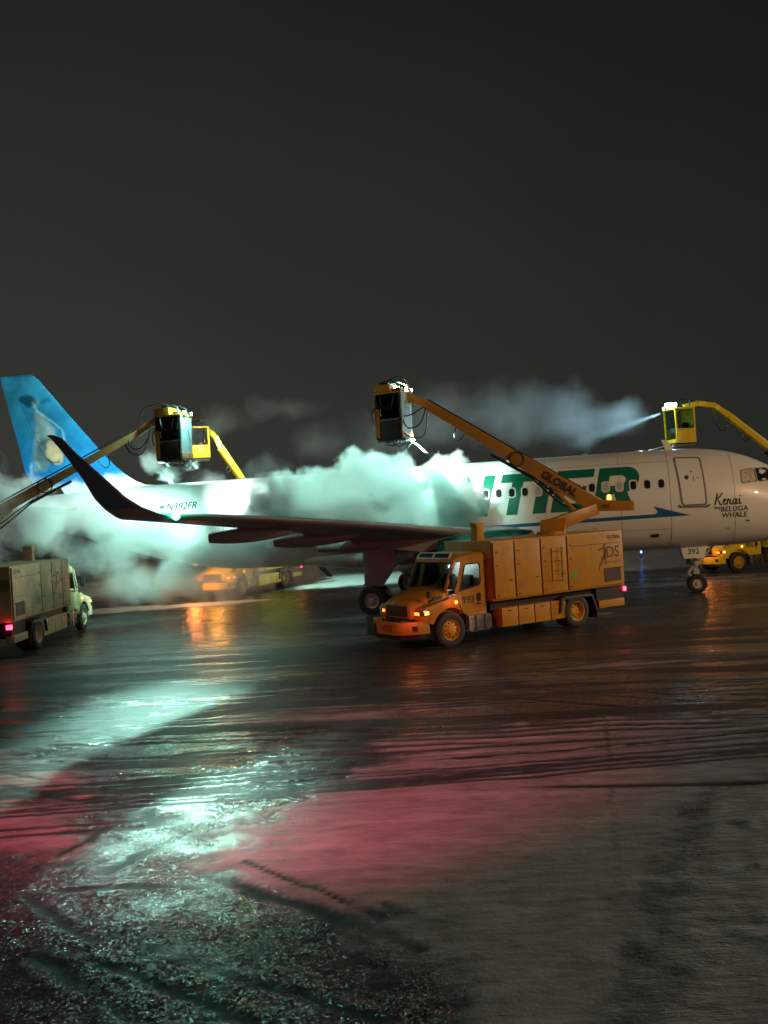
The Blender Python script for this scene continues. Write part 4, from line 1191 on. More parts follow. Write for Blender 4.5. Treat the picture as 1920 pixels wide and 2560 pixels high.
# ------------------------------------------------------------------ ground
TRACKS = [[[-10.14, 22.67], [-8.03, 21.78], [-5.67, 21.53], [-3.39, 21.43], [-1.13, 21.49]], [[-9.59, 21.4], [-6.97, 20.31], [-4.33, 20.47], [-0.23, 20.36]], [[-8.75, 19.49], [-6.12, 19.27], [-3.67, 19.79], [-2.41, 20.19]], [[-8.34, 18.54], [-6.21, 18.03], [-3.78, 17.74]], [[-7.96, 17.68], [-6.22, 17.38], [-4.07, 16.97], [-2.07, 17.04], [-0.23, 17.36]], [[-7.87, 17.48], [-7.03, 16.77], [-5.87, 16.35], [-4.36, 16.35], [-2.61, 16.12], [-0.23, 15.91]], [[-7.7, 17.09], [-6.35, 15.91], [-5.1, 15.28], [-3.72, 15.43], [-2.92, 15.48]], [[-6.75, 14.92], [-5.24, 14.0], [-4.11, 13.9], [-3.2, 13.91], [-2.26, 13.79], [-1.18, 13.82], [-0.3, 14.16]], [[-6.39, 14.09], [-4.94, 13.16], [-3.61, 13.35]], [[-4.29, 10.93], [-4.04, 11.68], [-3.78, 12.26], [-3.59, 12.51]], [[-3.54, 10.39], [-3.33, 10.71], [-3.16, 10.9], [-2.98, 11.03]], [[-3.59, 12.51], [-3.3, 11.9]], [[-3.89, 9.87], [-3.26, 9.9], [-2.45, 9.79], [-1.93, 9.78]], [[-2.34, 10.16], [-1.64, 9.56], [-0.84, 8.91], [-0.23, 8.44], [0.07, 8.09]], [[-1.91, 10.43], [-0.87, 9.4], [-0.23, 8.78], [0.22, 8.57]], [[-3.52, 8.56], [-2.7, 8.07], [-1.94, 7.53], [-1.27, 7.02]], [[-2.91, 8.77], [-1.83, 7.97], [-0.93, 7.42], [-0.23, 7.01]], [[-4.76, 10.37], [-4.36, 9.93], [-3.8, 9.28], [-3.08, 8.6]], [[-3.55, 8.34], [-2.76, 7.61], [-2.22, 7.12]], [[-1.07, 15.94], [-0.23, 15.91], [1.04, 16.12], [2.83, 16.59], [3.85, 16.33], [5.07, 16.79], [7.01, 16.58]], [[-1.86, 20.57], [-0.23, 19.58], [1.77, 19.01], [3.08, 17.95], [4.66, 16.9], [6.07, 15.96]], [[2.35, 19.6], [4.12, 18.35], [5.67, 17.25], [7.17, 16.95]], [[4.4, 19.52], [5.45, 17.97], [7.38, 17.43]], [[-0.6, 14.09], [-0.23, 14.14], [1.26, 14.17], [2.77, 14.26], [6.21, 14.74]], [[-0.23, 9.04], [0.22, 8.57], [0.54, 8.44]], [[-0.23, 7.49], [0.29, 7.33], [0.41, 7.14]], [[-2.06, 23.05], [1.47, 21.59], [4.71, 20.86], [8.48, 19.93]], [[5.07, 22.38], [9.08, 21.32]]]
JOINT = [[5.83, 24.88], [4.11, 17.46], [3.31, 13.94], [2.32, 9.62], [1.63, 6.73]]
SNOW = [[[-0.23, 14.27], [-1.06, 13.21], [-1.56, 12.36], [-1.98, 11.86], [-2.14, 11.13], [-2.36, 10.22], [-1.66, 9.68], [-0.85, 9.01], [-0.23, 8.49], [0.2, 8.16], [0.37, 7.14], [0.34, 6.37], [1.47, 6.26], [1.97, 7.87], [2.64, 9.15], [3.36, 10.49], [4.35, 12.09], [5.56, 12.5], [7.12, 15.87], [3.73, 16.0], [2.03, 15.89], [-0.23, 15.59]], [[-3.56, 18.61], [-2.27, 20.42], [-0.23, 18.4], [-0.23, 16.25], [-2.07, 17.04], [-3.46, 16.83]], [[1.47, 6.26], [1.97, 7.87], [2.64, 9.15], [3.36, 10.49], [4.35, 12.09], [5.56, 12.5], [6.65, 11.66], [3.36, 6.09]], [[-8.74, 16.49], [-7.46, 16.54], [-6.54, 15.87], [-5.48, 15.21], [-5.0, 13.6], [-6.17, 13.59], [-7.23, 13.56]], [[-13.45, 25.61], [-10.94, 24.49], [-7.8, 24.37], [-7.5, 21.91], [-10.0, 22.34], [-12.06, 22.92]], [[-7.23, 13.56], [-6.07, 13.36], [-4.79, 12.72], [-4.07, 11.77], [-4.35, 11.08], [-5.13, 11.2], [-6.09, 11.35]]]



def vnoise(x, y, seed):
    rs = np.random.RandomState(seed)
    g = rs.rand(256, 256)
    xi, yi = np.floor(x).astype(int), np.floor(y).astype(int)
    fx, fy = x - xi, y - yi
    fx = fx * fx * (3 - 2 * fx); fy = fy * fy * (3 - 2 * fy)
    a = g[xi % 256, yi % 256]; b = g[(xi + 1) % 256, yi % 256]
    c = g[xi % 256, (yi + 1) % 256]; d = g[(xi + 1) % 256, (yi + 1) % 256]
    return (a * (1 - fx) + b * fx) * (1 - fy) + (c * (1 - fx) + d * fx) * fy


def fbm(x, y, seed, octv=5):
    s, a, t = 0, .5, 0
    for k in range(octv):
        s = s + a * vnoise(x * 2**k + 17 * k, y * 2**k + 31 * k, seed + k); t += a; a *= .55
    return s / t


def poly_sdf(px_, py_, poly):
    P = np.array(poly)
    d = np.full(px_.shape, 1e9); ins = np.zeros(px_.shape, bool)
    n = len(P)
    for i in range(n):
        a, b = P[i], P[(i + 1) % n]
        e = b - a
        wx, wy = px_ - a[0], py_ - a[1]
        t = np.clip((wx * e[0] + wy * e[1]) / (e @ e + 1e-9), 0, 1)
        d = np.minimum(d, np.hypot(wx - e[0] * t, wy - e[1] * t))
        c = (a[1] > py_) != (b[1] > py_)
        xx = a[0] + (py_ - a[1]) * e[0] / (e[1] if abs(e[1]) > 1e-9 else 1e-9)
        ins ^= c & (px_ < xx)
    return np.where(ins, -d, d)


def line_d(px_, py_, ln):
    P = np.array(ln); d = np.full(px_.shape, 1e9)
    for a, b in zip(P[:-1], P[1:]):
        e = b - a
        wx, wy = px_ - a[0], py_ - a[1]
        t = np.clip((wx * e[0] + wy * e[1]) / (e @ e + 1e-9), 0, 1)
        d = np.minimum(d, np.hypot(wx - e[0] * t, wy - e[1] * t))
    return d


def sst(a, b, x):
    t = np.clip((x - a) / (b - a), 0, 1)
    return t * t * (3 - 2 * t)


ys = [4.5]
while ys[-1] < 52:
    ys.append(ys[-1] + max(.035, .0042 * ys[-1]))
far = 1.0
while ys[-1] < 900:
    far *= 1.35; ys.append(ys[-1] + far)
back = [4.5]; st = .3
while back[-1] > -60:
    st *= 1.5; back.append(back[-1] - st)
ys = np.array(back[::-1][:-1] + ys)
xs_ = list(np.arange(-18, 22, .075))
st = .3
while xs_[-1] < 700:
    st *= 1.4; xs_.append(xs_[-1] + st)
st = .3
while xs_[0] > -700:
    st *= 1.4; xs_.insert(0, xs_[0] - st)
xs_ = np.array(xs_)
GX, GY = np.meshgrid(xs_, ys)
gx, gy = GX.ravel(), GY.ravel()
N = len(gx)
wob = (fbm(gx * .9, gy * .9, 3) - .5)
wx, wy = gx + .7 * wob, gy + .7 * (fbm(gx * .9 + 40, gy * .9, 9) - .5)
fine = fbm(gx * 3.5, gy * 3.5, 21)
snow = np.zeros(N); crust = np.zeros(N)
for i, P in enumerate(SNOW):
    d = poly_sdf(wx, wy, P)
    amt = (1, .7, .95, .9, .30, .75)[i]
    snow = np.maximum(snow, amt * sst(.42, -.42, d + 1.0 * (fine - .5) + .8 * (fbm(gx * 1.1, gy * 2.6, 25) - .5)))
    if i == 2:
        crust = sst(.3, -.3, d)
far_snow = np.maximum(sst(.46, .60, fbm(gx * .14, gy * .55, 55)), sst(.52, .6, fbm(gx * .30, gy * 1.5, 57))) * sst(19, 23, gy) * .45
snow = np.maximum(snow, far_snow)
track = np.zeros(N); ridge = np.zeros(N)
jx, jy = gx + .16 * (fbm(gx * 2.2, gy * 2.2, 61) - .5), gy + .16 * (fbm(gx * 2.2, gy * 2.2, 71) - .5)
near = (gy > 4) & (gy < 34) & (np.abs(gx) < 22)
idx = np.nonzero(near)[0]
rut = np.zeros(N)
jx = jx + .04 * (fbm(gx * 9, gy * 9, 63, 3) - .5); jy = jy + .06 * (fbm(gx * 9, gy * 9, 73, 3) - .5)
for i, ln in enumerate(TRACKS):
    d = line_d(jx[idx], jy[idx], ln)
    w_ = (.06, .09, .07, .08, .11, .07, .08)[i % 7] * (1.5 if i in (10, 13) else 1) * (.75 + .02 * np.maximum(gy[idx], 8))
    brk = sst(.30, .48, vnoise(gx[idx] * .8 + 5 * i, gy[idx] * .8, 90 + i))
    rut[idx] = np.maximum(rut[idx], sst(w_, w_ * .5, d) * (.3 + .7 * brk))
    ridge[idx] = np.maximum(ridge[idx], sst(w_ * .9, 0, np.abs(d - w_ * 1.35)) * brk)
# long tyre streaks all over the wet part of the apron
sx, sy = gx * math.cos(.05) + gy * math.sin(.05), -gx * math.sin(.05) + gy * math.cos(.05)
sy = sy + .35 * (fbm(sx * .16, sy * .2, 130) - .5) * 4
st1 = fbm(sx * .10, sy * 2.6, 101, 4)
st2 = fbm((sx + sy * .25) * .12, (sy - sx * .16) * 1.9, 111, 4)
st3 = fbm((sx - sy * .12) * .22, (sy + sx * .08) * 5.5, 121, 3)
streak = np.maximum(np.maximum(sst(.56, .66, st1), .8 * sst(.58, .68, st2)), .9 * sst(.55, .63, st3)) * sst(10.5, 14.0, gy)
track = np.maximum(track, streak * (1 - .55 * snow))
# bare wet asphalt round the trucks and beyond
# tyre tracks of the trucks: pairs of thin lines sweeping across
rs = np.random.RandomState(12)
for k in range(58):
    y0, a_, b_ = rs.uniform(11, 27), rs.uniform(-.14, .14), rs.uniform(-.010, .010)
    x0, wd_, sp_ = rs.uniform(-6, 6), rs.uniform(.035, .075), rs.uniform(.16, .34)
    cv = y0 + a_ * (gx - x0) + b_ * (gx - x0)**2 + .5 * (fbm(gx * .25 + 13 * k, gy * 0 + k, 300 + k, 3) - .5)
    on = sst(.38, .55, vnoise(gx * .22 + 7 * k, gy * 0 + 3.3 * k, 340)) * sst(30, 26, gy)
    for q in range(rs.randint(1, 4)):
        dd = np.abs(gy + (jy - gy) * .5 - cv - q * sp_)
        rut = np.maximum(rut, on * sst(wd_ * (.5 + .085 * gy), wd_ * (.2 + .03 * gy), dd) * .95)
wetfar = sst(26, 32, gy + 3 * (fbm(gx * .2, gy * .5, 151) - .5)) * sst(.36, .56, fbm(gx * .09, gy * .30, 141) + .12)
wet_dark = np.clip(sst(2.2, .6, poly_sdf(gx, gy, [(0.5, 22.6), (12, 25.5), (13.5, 29.5), (4, 29), (-2, 25)])), 0, 1)
wet = np.clip(np.maximum(np.maximum(track, wetfar * .9), wet_dark * .95), 0, 1)
snow *= (1 - .9 * np.maximum(wet_dark, wetfar * (1 - .75 * far_snow)))
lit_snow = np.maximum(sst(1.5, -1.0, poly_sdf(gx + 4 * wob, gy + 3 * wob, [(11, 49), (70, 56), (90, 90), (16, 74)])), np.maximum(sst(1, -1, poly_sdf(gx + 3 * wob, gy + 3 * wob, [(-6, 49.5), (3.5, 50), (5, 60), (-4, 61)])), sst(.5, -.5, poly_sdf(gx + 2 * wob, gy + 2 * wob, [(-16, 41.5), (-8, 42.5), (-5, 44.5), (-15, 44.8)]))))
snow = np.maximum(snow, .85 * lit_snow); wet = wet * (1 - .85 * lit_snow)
rough_h = (fbm(gx * 5, gy * 5, 31) - .5)
slush = np.clip(1 - snow - wet, 0, 1)
gz = .035 * (fbm(gx * .35, gy * .35, 41) - .5) + .020 * rough_h * (.25 + .75 * slush) + .09 * rough_h * crust * sst(.45, .65, fbm(gx * 1.1, gy * 1.6, 171)) \
    - .008 * track - .010 * rut + .004 * ridge + .02 * snow
gz *= sst(70, 45, gy) * sst(30, 22, np.abs(gx))
for (tx, ty) in ((1.04, 26.49), (-13.9, 37.45), (-8.84, 47.57), (17.11, 45.13)):
    gz *= sst(1.0, 3.0, np.hypot((gx - tx) * .45, (gy - ty) * .45)) * .85 + .15
gz = np.minimum(gz, .06) - .012
# pavement joint
jd = line_d(jx, gy, JOINT + [[9.5, 40.0]])
joint = sst(.03, .01, jd) * .5 * (.2 + .6 * sst(.35, .5, vnoise(gx * .7, gy * .7, 201)))
nx, ny = len(xs_), len(ys)
ii = np.arange((ny - 1) * nx).reshape(ny - 1, nx)[:, :-1].ravel()
faces = np.stack([ii, ii + 1, ii + nx + 1, ii + nx], 1)
me = bpy.data.meshes.new('ground')
me.vertices.add(N)
me.vertices.foreach_set('co', np.stack([gx, gy, gz], 1).ravel())
nf = len(faces)
me.loops.add(nf * 4); me.polygons.add(nf)
me.loops.foreach_set('vertex_index', faces.ravel())
me.polygons.foreach_set('loop_start', np.arange(nf) * 4)
me.update(calc_edges=True)
me.shade_smooth()
for nm, arr in (('snow', snow), ('wet', wet), ('joint', joint), ('crust', crust), ('rut', rut)):
    at = me.attributes.new(nm, 'FLOAT', 'POINT')
    at.data.foreach_set('value', arr.astype(np.float32))
ground = bpy.data.objects.new('ground', me)
COL.objects.link(ground)
tag(ground, 'wet apron with snow and slush, crossed by tyre tracks', None, None, 'structure')

mt, n, l = new_mat('apron')
out = n['Material Output']; n.remove(n['Principled BSDF'])


def node(t, **kw):
    x = n.new(t)
    for k, v in kw.items():
        setattr(x, k, v)
    return x


pos = node('ShaderNodeNewGeometry')


def noise_n(scale, detail=5, rough=.6, stretch=None):
    z = node('ShaderNodeTexNoise'); z.inputs['Scale'].default_value = scale; z.inputs['Detail'].default_value = detail; z.inputs['Roughness'].default_value = rough
    src = pos.outputs['Position']
    if stretch:
        mp = node('ShaderNodeMapping'); mp.inputs['Scale'].default_value = stretch
        l.new(src, mp.inputs[0]); src = mp.outputs[0]
    l.new(src, z.inputs['Vector'])
    return z.outputs['Fac']


def rng(src, a, b, c, d):
    r = node('ShaderNodeMapRange')
    for i, v in enumerate((a, b, c, d)):
        r.inputs[i + 1].default_value = v
    l.new(src, r.inputs[0])
    return r.outputs[0]


def mixc(fac, c1, c2):
    x = node('ShaderNodeMix', data_type='RGBA')
    for s, c in ((6, c1), (7, c2)):
        if isinstance(c, tuple):
            x.inputs[s].default_value = (*c, 1)
        else:
            l.new(c, x.inputs[s])
    l.new(fac, x.inputs[0])
    return x.outputs[2]


def attr(nm):
    a = node('ShaderNodeAttribute'); a.attribute_name = nm
    return a.outputs['Fac']


def bump(h, strength, dist, normal=None):
    b = node('ShaderNodeBump'); b.inputs['Strength'].default_value = strength; b.inputs['Distance'].default_value = dist
    l.new(h, b.inputs['Height'])
    if normal is not None:
        l.new(normal, b.inputs['Normal'])
    return b.outputs[0]


big = noise_n(.6, 6); mid = noise_n(4, 6, .65); grain = noise_n(70, 2, .7); str_ = noise_n(1.0, 5, .6, (.35, 2.2, 1))
# packed snow
p1 = node('ShaderNodeBsdfPrincipled')
crn = noise_n(1.0, 6, .7, (1.6, 5.0, 1))
l.new(mixc(rng(crn, .42, .66, 0, 1), mixc(rng(str_, .35, .7, 0, 1), (.62, .61, .58), (.44, .43, .40)), (.30, .29, .27)), p1.inputs['Base Color'])
l.new(rng(mid, .3, .7, .42, .62), p1.inputs['Roughness'])
crb = node('ShaderNodeMath', operation='MULTIPLY'); l.new(crn, crb.inputs[0]); l.new(rng(attr('crust'), 0, 1, .15, 1.0), crb.inputs[1])
l.new(bump(crb.outputs[0], .8, .16, bump(mid, .35, .04, bump(grain, .25, .01))), p1.inputs['Normal'])
# slush: coarse wet grains
p2 = node('ShaderNodeBsdfPrincipled')
vor = node('ShaderNodeTexVoronoi'); vor.inputs['Scale'].default_value = 55
l.new(pos.outputs['Position'], vor.inputs['Vector'])
l.new(mixc(rng(mid, .35, .7, 0, 1), (.13, .13, .125), (.035, .033, .03)), p2.inputs['Base Color'])
p2.inputs['Roughness'].default_value = .11
p2.inputs['IOR'].default_value = 1.4
v2 = node('ShaderNodeTexVoronoi'); v2.inputs['Scale'].default_value = 28
l.new(pos.outputs['Position'], v2.inputs['Vector'])


def vm(op, a, b):
    x = node('ShaderNodeVectorMath', operation=op)
    for i, s in enumerate((a, b)):
        if isinstance(s, tuple):
            x.inputs[i].default_value = s
        elif s is not None:
            l.new(s, x.inputs[i])
    return x.outputs[0]


# every grain of slush is a small facet with its own tilt
t1 = vm('MULTIPLY', vm('SUBTRACT', vor.outputs['Color'], (.5, .5, .5)), (.62, .62, 0))
t2 = vm('MULTIPLY', vm('SUBTRACT', v2.outputs['Color'], (.5, .5, .5)), (.34, .34, 0))
clump = node('ShaderNodeVectorMath', operation='SCALE')
l.new(vm('ADD', t1, t2), clump.inputs[0]); l.new(rng(noise_n(1.3, 5, .65), .36, .58, .08, 1.0), clump.inputs['Scale'])
l.new(vm('NORMALIZE', vm('ADD', bump(mid, .5, .05), clump.outputs[0]), None), p2.inputs['Normal'])
wetg = node('ShaderNodeVectorMath', operation='SCALE')           # grains left in the film of water
l.new(vm('ADD', t1, t2), wetg.inputs[0]); l.new(rng(noise_n(2.0, 5, .65, (.5, 1.6, 1)),   .36, .58, .05, .85), wetg.inputs['Scale'])
WETG = wetg.outputs[0]
# wet asphalt
p3 = node('ShaderNodeBsdfPrincipled')
l.new(mixc(rng(big, .35, .7, 0, 1), (.030, .029, .026), (.055, .05, .042)), p3.inputs['Base Color'])
l.new(rng(str_, .3, .7, .10, .34), p3.inputs['Roughness'])
P3N = bump(str_, .16, .05, bump(mid, .14, .02))
p4 = node('ShaderNodeBsdfPrincipled')
p4.inputs['Base Color'].default_value = (.020, .018, .016, 1); p4.inputs['Roughness'].default_value = .6
l.new(bump(grain, .6, .01), p4.inputs['Normal'])
l.new(vm('NORMALIZE', vm('ADD', P3N, WETG), None), p3.inputs['Normal'])
sh = node('ShaderNodeMixShader'); l.new(attr('snow'), sh.inputs[0]); l.new(p2.outputs[0], sh.inputs[1]); l.new(p1.outputs[0], sh.inputs[2])
add = node('ShaderNodeMath', operation='ADD', use_clamp=True); l.new(attr('wet'), add.inputs[0]); l.new(attr('joint'), add.inputs[1])
sh2 = node('ShaderNodeMixShader'); l.new(add.outputs[0], sh2.inputs[0]); l.new(sh.outputs[0], sh2.inputs[1]); l.new(p3.outputs[0], sh2.inputs[2])
sh3 = node('ShaderNodeMixShader'); l.new(attr('rut'), sh3.inputs[0]); l.new(sh2.outputs[0], sh3.inputs[1]); l.new(p4.outputs[0], sh3.inputs[2])
l.new(sh3.outputs[0], out.inputs['Surface'])
me.materials.append(mt)


# ------------------------------------------------------------------ steam and spray
def ico_union(blobs, grow, voxel, name):
    bm = bmesh.new()
    for (c, r) in blobs:
        r = r if isinstance(r, tuple) else (r, r, r)
        mtx = Matrix.Translation(c) @ Matrix.Diagonal((r[0] * grow, r[1] * grow, r[2] * grow, 1))
        bmesh.ops.create_icosphere(bm, subdivisions=3, radius=1, matrix=mtx)
    me = bpy.data.meshes.new(name); bm.to_mesh(me); bm.free()
    o = bpy.data.objects.new(name, me); COL.objects.link(o)
    md = o.modifiers.new('union', 'REMESH'); md.mode = 'VOXEL'; md.voxel_size = voxel
    dg = bpy.context.evaluated_depsgraph_get()
    me2 = bpy.data.meshes.new_from_object(o.evaluated_get(dg))
    o.modifiers.clear(); o.data = me2
    bpy.data.meshes.remove(me)
    me2.name = name
    return o


def steam(label, blobs, density, scale=.55, amp=1.1, edge=.30, sharp=3.0, warp=.6, col=(.92, .96, .95), aniso=.15, voxel=.3, step=1.0, stretch=(1, 1, 1), name='steam_cloud', detail=5):
    grow = 1 + max(0.05, amp / 2 - edge) + .05
    o = ico_union(blobs, grow, voxel, name)
    tag(o, label, 'steam', None, 'stuff')
    mt, n, l = new_mat(name)
    out = n['Material Output']; n.remove(n['Principled BSDF'])
    pv = n.new('ShaderNodeVolumePrincipled')
    pv.inputs['Color'].default_value = (*col, 1)
    pv.inputs['Anisotropy'].default_value = aniso
    g_ = n.new('ShaderNodeNewGeometry')
    wz = n.new('ShaderNodeTexNoise'); wz.inputs['Scale'].default_value = .5; wz.inputs['Detail'].default_value = 2
    l.new(g_.outputs['Position'], wz.inputs['Vector'])
    ma = n.new('ShaderNodeVectorMath'); ma.operation = 'MULTIPLY_ADD'
    l.new(wz.outputs['Color'], ma.inputs[0])
    ma.inputs[1].default_value = (warp * 2,) * 3
    sub = n.new('ShaderNodeVectorMath'); sub.operation = 'SUBTRACT'
    l.new(g_.outputs['Position'], sub.inputs[0]); sub.inputs[1].default_value = (warp,) * 3
    l.new(sub.outputs[0], ma.inputs[2])
    p = ma.outputs[0]
    cur = None
    for c, r in blobs:
        r = r if isinstance(r, tuple) else (r, r, r)
        s = n.new('ShaderNodeVectorMath'); s.operation = 'SUBTRACT'; l.new(p, s.inputs[0]); s.inputs[1].default_value = c
        d = n.new('ShaderNodeVectorMath'); d.operation = 'MULTIPLY'; l.new(s.outputs[0], d.inputs[0]); d.inputs[1].default_value = tuple(1 / k for k in r)
        e = n.new('ShaderNodeVectorMath'); e.operation = 'LENGTH'; l.new(d.outputs[0], e.inputs[0])
        if cur is None:
            cur = e.outputs['Value']
        else:
            k = n.new('ShaderNodeMath'); k.operation = 'SMOOTH_MIN'; l.new(cur, k.inputs[0]); l.new(e.outputs['Value'], k.inputs[1]); k.inputs[2].default_value = .25
            cur = k.outputs[0]
    fz = n.new('ShaderNodeTexNoise'); fz.inputs['Scale'].default_value = scale; fz.inputs['Detail'].default_value = detail; fz.inputs['Roughness'].default_value = .58
    mp = n.new('ShaderNodeMapping'); mp.inputs['Scale'].default_value = stretch
    l.new(p, mp.inputs[0]); l.new(mp.outputs[0], fz.inputs['Vector'])
    # density = clamp(((1 - len) + (noise - .5) * amp - edge) * sharp) * density
    a = n.new('ShaderNodeMath'); a.operation = 'MULTIPLY_ADD'; l.new(fz.outputs['Fac'], a.inputs[0]); a.inputs[1].default_value = amp * 1.6; a.inputs[2].default_value = 1 - .5 * amp * 1.6 - edge + .0
    b = n.new('ShaderNodeMath'); b.operation = 'SUBTRACT'; l.new(a.outputs[0], b.inputs[0]); l.new(cur, b.inputs[1])
    c_ = n.new('ShaderNodeMath'); c_.operation = 'MULTIPLY'; c_.use_clamp = True; l.new(b.outputs[0], c_.inputs[0]); c_.inputs[1].default_value = sharp
    f_ = n.new('ShaderNodeMath'); f_.operation = 'MULTIPLY'; l.new(c_.outputs[0], f_.inputs[0]); f_.inputs[1].default_value = density
    l.new(f_.outputs[0], pv.inputs['Density'])
    l.new(pv.outputs[0], out.inputs['Volume'])
    mt.cycles.volume_step_rate = step
    o.data.materials.clear(); o.data.materials.append(mt)
    return o


# cumulus of steam over the wing, in front of the fuselage
steam('bright billowing steam cloud over the wing, hiding the middle of the fuselage',
      [((-3.9, 36.0, 5.1), (1.7, 1.2, 1.5)), ((-2.2, 35.8, 5.0), (1.5, 1.2, 1.2)), ((-.6, 35.5, 5.6), (1.5, 1.2, 1.5)), ((.6, 35.2, 5.3), (1.3, 1.1, 1.3)), ((2.4, 35.0, 5.3), (1.5, 1.0, 1.3)),
       ((3.3, 34.9, 4.2), (1.2, .9, 1.0)), ((-1.5, 35.0, 4.0), (3.2, 1.2, 1.1)), ((1.4, 34.6, 4.0), (2.4, 1.1, 1.0)), ((-5.0, 36.4, 4.4), (1.6, 1.1, 1.0)), ((.1, 34.9, 4.7), (1.2, .9, 1.0)), ((-2.6, 35.6, 4.6), (1.5, 1.0, 1.0))],
      4.0, 1.0, 1.2, .20, 2.6, .6, voxel=.22, detail=7)
# big cloud at the tail, left
steam('dense pale steam bank rolling round the tail behind the winglet',
      [((-16.2, 37.6, 5.6), (2.4, 1.6, 1.5)), ((-14.6, 38.6, 4.3), (2.8, 1.5, 1.6)), ((-12.2, 38.2, 4.6), (2.0, 1.4, 1.4)), ((-10.6, 38.0, 3.3), (2.3, 1.4, 1.25)), ((-8.4, 37.9, 2.8), (2.2, 1.3, 1.2)),
       ((-12.0, 38.4, 2.8), (2.6, 1.4, 1.4)), ((-9.3, 38.2, 2.0), (2.4, 1.4, 1.2)), ((-17.6, 38.0, 3.6), (2.2, 1.5, 1.6)), ((-6.2, 38.2, 2.6), (1.8, 1.2, 1.2)), ((-15.6, 34.2, 5.0), (1.5, 1.6, 1.1)), ((-14.2, 35.8, 4.6), (1.6, 1.6, 1.1)), ((-13.3, 30.6, 4.9), (1.2, .9, 1.3)), ((-14.3, 32.4, 5.0), (1.3, 1.2, 1.3))],
      1.5, .75, 1.6, .30, 1.5, .8, voxel=.3, detail=7)
# low grey fog under the wing
steam('thin grey fog drifting low under the wing behind the left truck',
      [((-8.6, 42.6, .9), (4.5, 1.8, 1.5)), ((-12.5, 41.5, 1.2), (3.0, 1.8, 1.6)), ((-9.5, 40.5, 1.3), (3.0, 1.8, 1.5)), ((-6.5, 41.0, 1.2), (2.8, 1.8, 1.4)), ((-11.5, 41.0, 1.6), (2.5, 1.8, 1.7)), ((-3.8, 41.0, 1.4), (2.2, 1.6, 1.1)), ((-7.0, 37.6, 2.2), (3.0, 1.4, 1.5)), ((-3.5, 37.4, 2.3), (2.6, 1.2, 1.0)), ((-11, 37.0, 1.6), (2.6, 1.4, 1.3))],
      .55, .55, 1.4, .28, 1.4, .7, voxel=.35)
steam('thin veil of steam drifting along the rear fuselage above the wing',
      [((-5.6, 37.4, 5.0), (1.7, 1.0, 1.2)), ((-7.2, 38.0, 5.6), (1.3, .9, .8)), ((-4.6, 37.0, 6.0), (1.4, 1.0, .9))],
      .35, .8, 1.4, .25, 1.3, .6, voxel=.25)
# wisps by the left cab
steam('small yellowish puff of steam above the tail fairing', [((-9.9, 38.3, 6.7), (.9, .7, .8)), ((-9.2, 38.0, 6.3), (.8, .6, .6))], 1.1, 1.1, 1.2, .35, 2.5, .35, voxel=.15)
steam('streaky spray drifting below the left cab', [((-8.6, 35.6, 6.0), (1.0, .5, .5)), ((-7.6, 35.0, 6.25), (.8, .4, .4))], .8, 1.6, 1.3, .40, 2.5, .3, voxel=.12, stretch=(.5, 1, 1.6), name='spray')
# faint mist behind the fuselage, lit by the right cab
steam('faint blue mist above the fuselage behind the raised boom',
      [((3.0, 46.5, 9.0), (3.0, 1.8, 2.6)), ((6.5, 46.5, 8.8), (3.6, 1.8, 2.6)), ((10.0, 46.0, 8.4), (3.6, 1.8, 2.2)), ((12.6, 45.6, 8.3), (2.2, 1.5, 1.4)), ((0.2, 46.5, 8.0), (2.6, 1.6, 2.2)), ((-3.5, 46.5, 8.0), (2.6, 1.6, 1.6))],
      .15, .30, 1.0, .18, 1.1, .8, voxel=.4, name='mist')
steam('faint grey mist trailing from the left cab into the sky', [((-8.0, 46.0, 9.3), (2.0, 1.2, 1.2)), ((-5.0, 46.0, 9.8), (3.2, 1.2, 1.0)), ((-11, 46, 8.5), (2.5, 1.4, 1.6))], .10, .5, 1.2, .25, 1.6, .5, voxel=.4, name='mist')


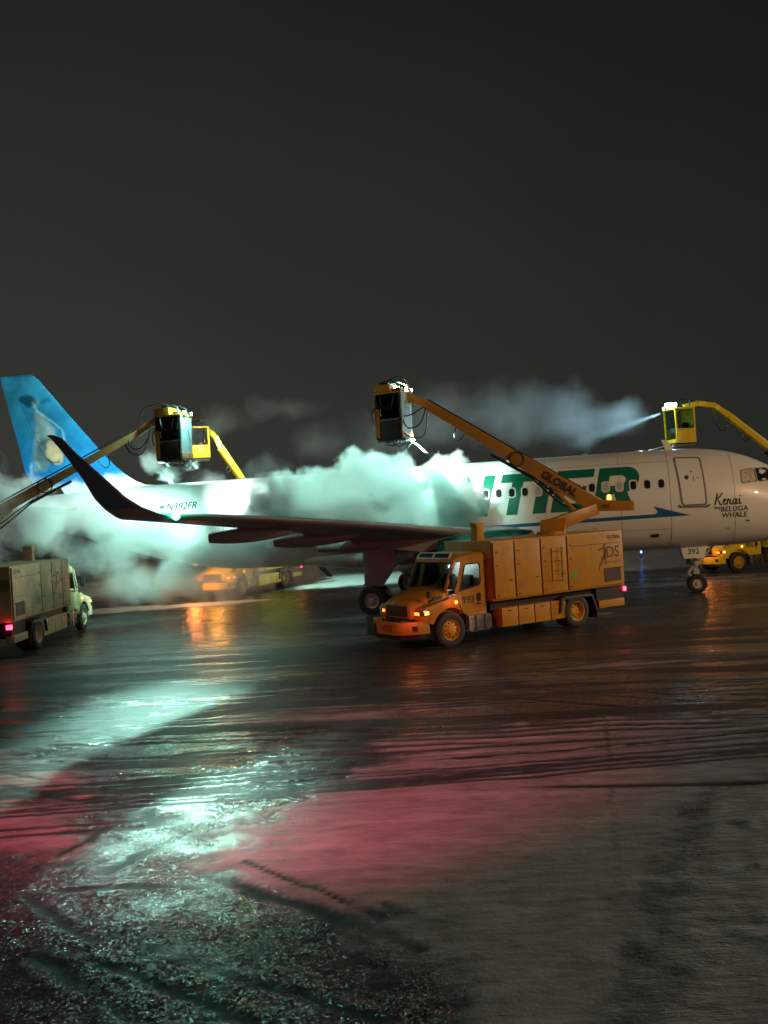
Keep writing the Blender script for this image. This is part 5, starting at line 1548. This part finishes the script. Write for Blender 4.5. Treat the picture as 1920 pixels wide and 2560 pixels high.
def spray(label, p0, p1, r0, r1, density, col=(.85, .95, .95), nscale=2.5, aniso=.3, end=.6, edge=.3):
    p0, p1 = Vector(p0), Vector(p1)
    o = MB().ring([p0, p0.lerp(p1, .33), p0.lerp(p1, .66), p1], [r0, r0 + (r1 - r0) * .33, r0 + (r1 - r0) * .66, r1], 20).build('spray', None, None)
    tag(o, label, 'spray', None, 'stuff')
    mt, n, l = new_mat('spray')
    out = n['Material Output']; n.remove(n['Principled BSDF'])
    pv = n.new('ShaderNodeVolumePrincipled'); pv.inputs['Color'].default_value = (*col, 1); pv.inputs['Anisotropy'].default_value = aniso
    g_ = n.new('ShaderNodeNewGeometry')
    z = n.new('ShaderNodeTexNoise'); z.inputs['Scale'].default_value = nscale; z.inputs['Detail'].default_value = 3
    l.new(g_.outputs['Position'], z.inputs['Vector'])
    r = n.new('ShaderNodeMapRange'); r.inputs[1].default_value = .35; r.inputs[2].default_value = .7; r.inputs[3].default_value = density * .35; r.inputs[4].default_value = density * 1.8
    l.new(z.outputs['Fac'], r.inputs[0])
    ax = (p1 - p0); ln = ax.length                      # the jet thins out with distance and towards its rim
    s0 = n.new('ShaderNodeVectorMath'); s0.operation = 'SUBTRACT'; l.new(g_.outputs['Position'], s0.inputs[0]); s0.inputs[1].default_value = p0
    dt = n.new('ShaderNodeVectorMath'); dt.operation = 'DOT_PRODUCT'; l.new(s0.outputs[0], dt.inputs[0]); dt.inputs[1].default_value = ax / (ln * ln)
    sc = n.new('ShaderNodeVectorMath'); sc.operation = 'SCALE'; sc.inputs[0].default_value = ax; l.new(dt.outputs['Value'], sc.inputs['Scale'])
    rd = n.new('ShaderNodeVectorMath'); rd.operation = 'SUBTRACT'; l.new(s0.outputs[0], rd.inputs[0]); l.new(sc.outputs[0], rd.inputs[1])
    rl = n.new('ShaderNodeVectorMath'); rl.operation = 'LENGTH'; l.new(rd.outputs[0], rl.inputs[0])
    rw_ = n.new('ShaderNodeMath'); rw_.operation = 'MULTIPLY_ADD'; l.new(dt.outputs['Value'], rw_.inputs[0]); rw_.inputs[1].default_value = r1 - r0; rw_.inputs[2].default_value = r0
    q = n.new('ShaderNodeMath'); q.operation = 'DIVIDE'; l.new(rl.outputs['Value'], q.inputs[0]); l.new(rw_.outputs[0], q.inputs[1])
    f1 = n.new('ShaderNodeMapRange'); f1.inputs[1].default_value = 1; f1.inputs[2].default_value = edge; f1.inputs[3].default_value = 0; f1.inputs[4].default_value = 1; l.new(q.outputs[0], f1.inputs[0])
    f2 = n.new('ShaderNodeMapRange'); f2.inputs[1].default_value = 0; f2.inputs[2].default_value = 1; f2.inputs[3].default_value = 1; f2.inputs[4].default_value = end; l.new(dt.outputs['Value'], f2.inputs[0])
    m1 = n.new('ShaderNodeMath'); m1.operation = 'MULTIPLY'; l.new(r.outputs[0], m1.inputs[0]); l.new(f1.outputs[0], m1.inputs[1])
    m2 = n.new('ShaderNodeMath'); m2.operation = 'MULTIPLY'; l.new(m1.outputs[0], m2.inputs[0]); l.new(f2.outputs[0], m2.inputs[1])
    l.new(m2.outputs[0], pv.inputs['Density']); l.new(pv.outputs[0], out.inputs['Volume'])
    o.data.materials.append(mt)
    return o


spray('grey cone of deicing spray from the near cab down to the wing root', (1.75, 32.0, 5.75), (3.0, 34.2, 3.4), .06, .95, 3.2, col=(.60, .78, .74), end=.7, edge=.7)
spray('glittering jet of spray thrown left from the right cab', (13.9, 43.4, 8.1), (8.2, 42.6, 6.5), .05, .60, .15, nscale=12, end=.0)
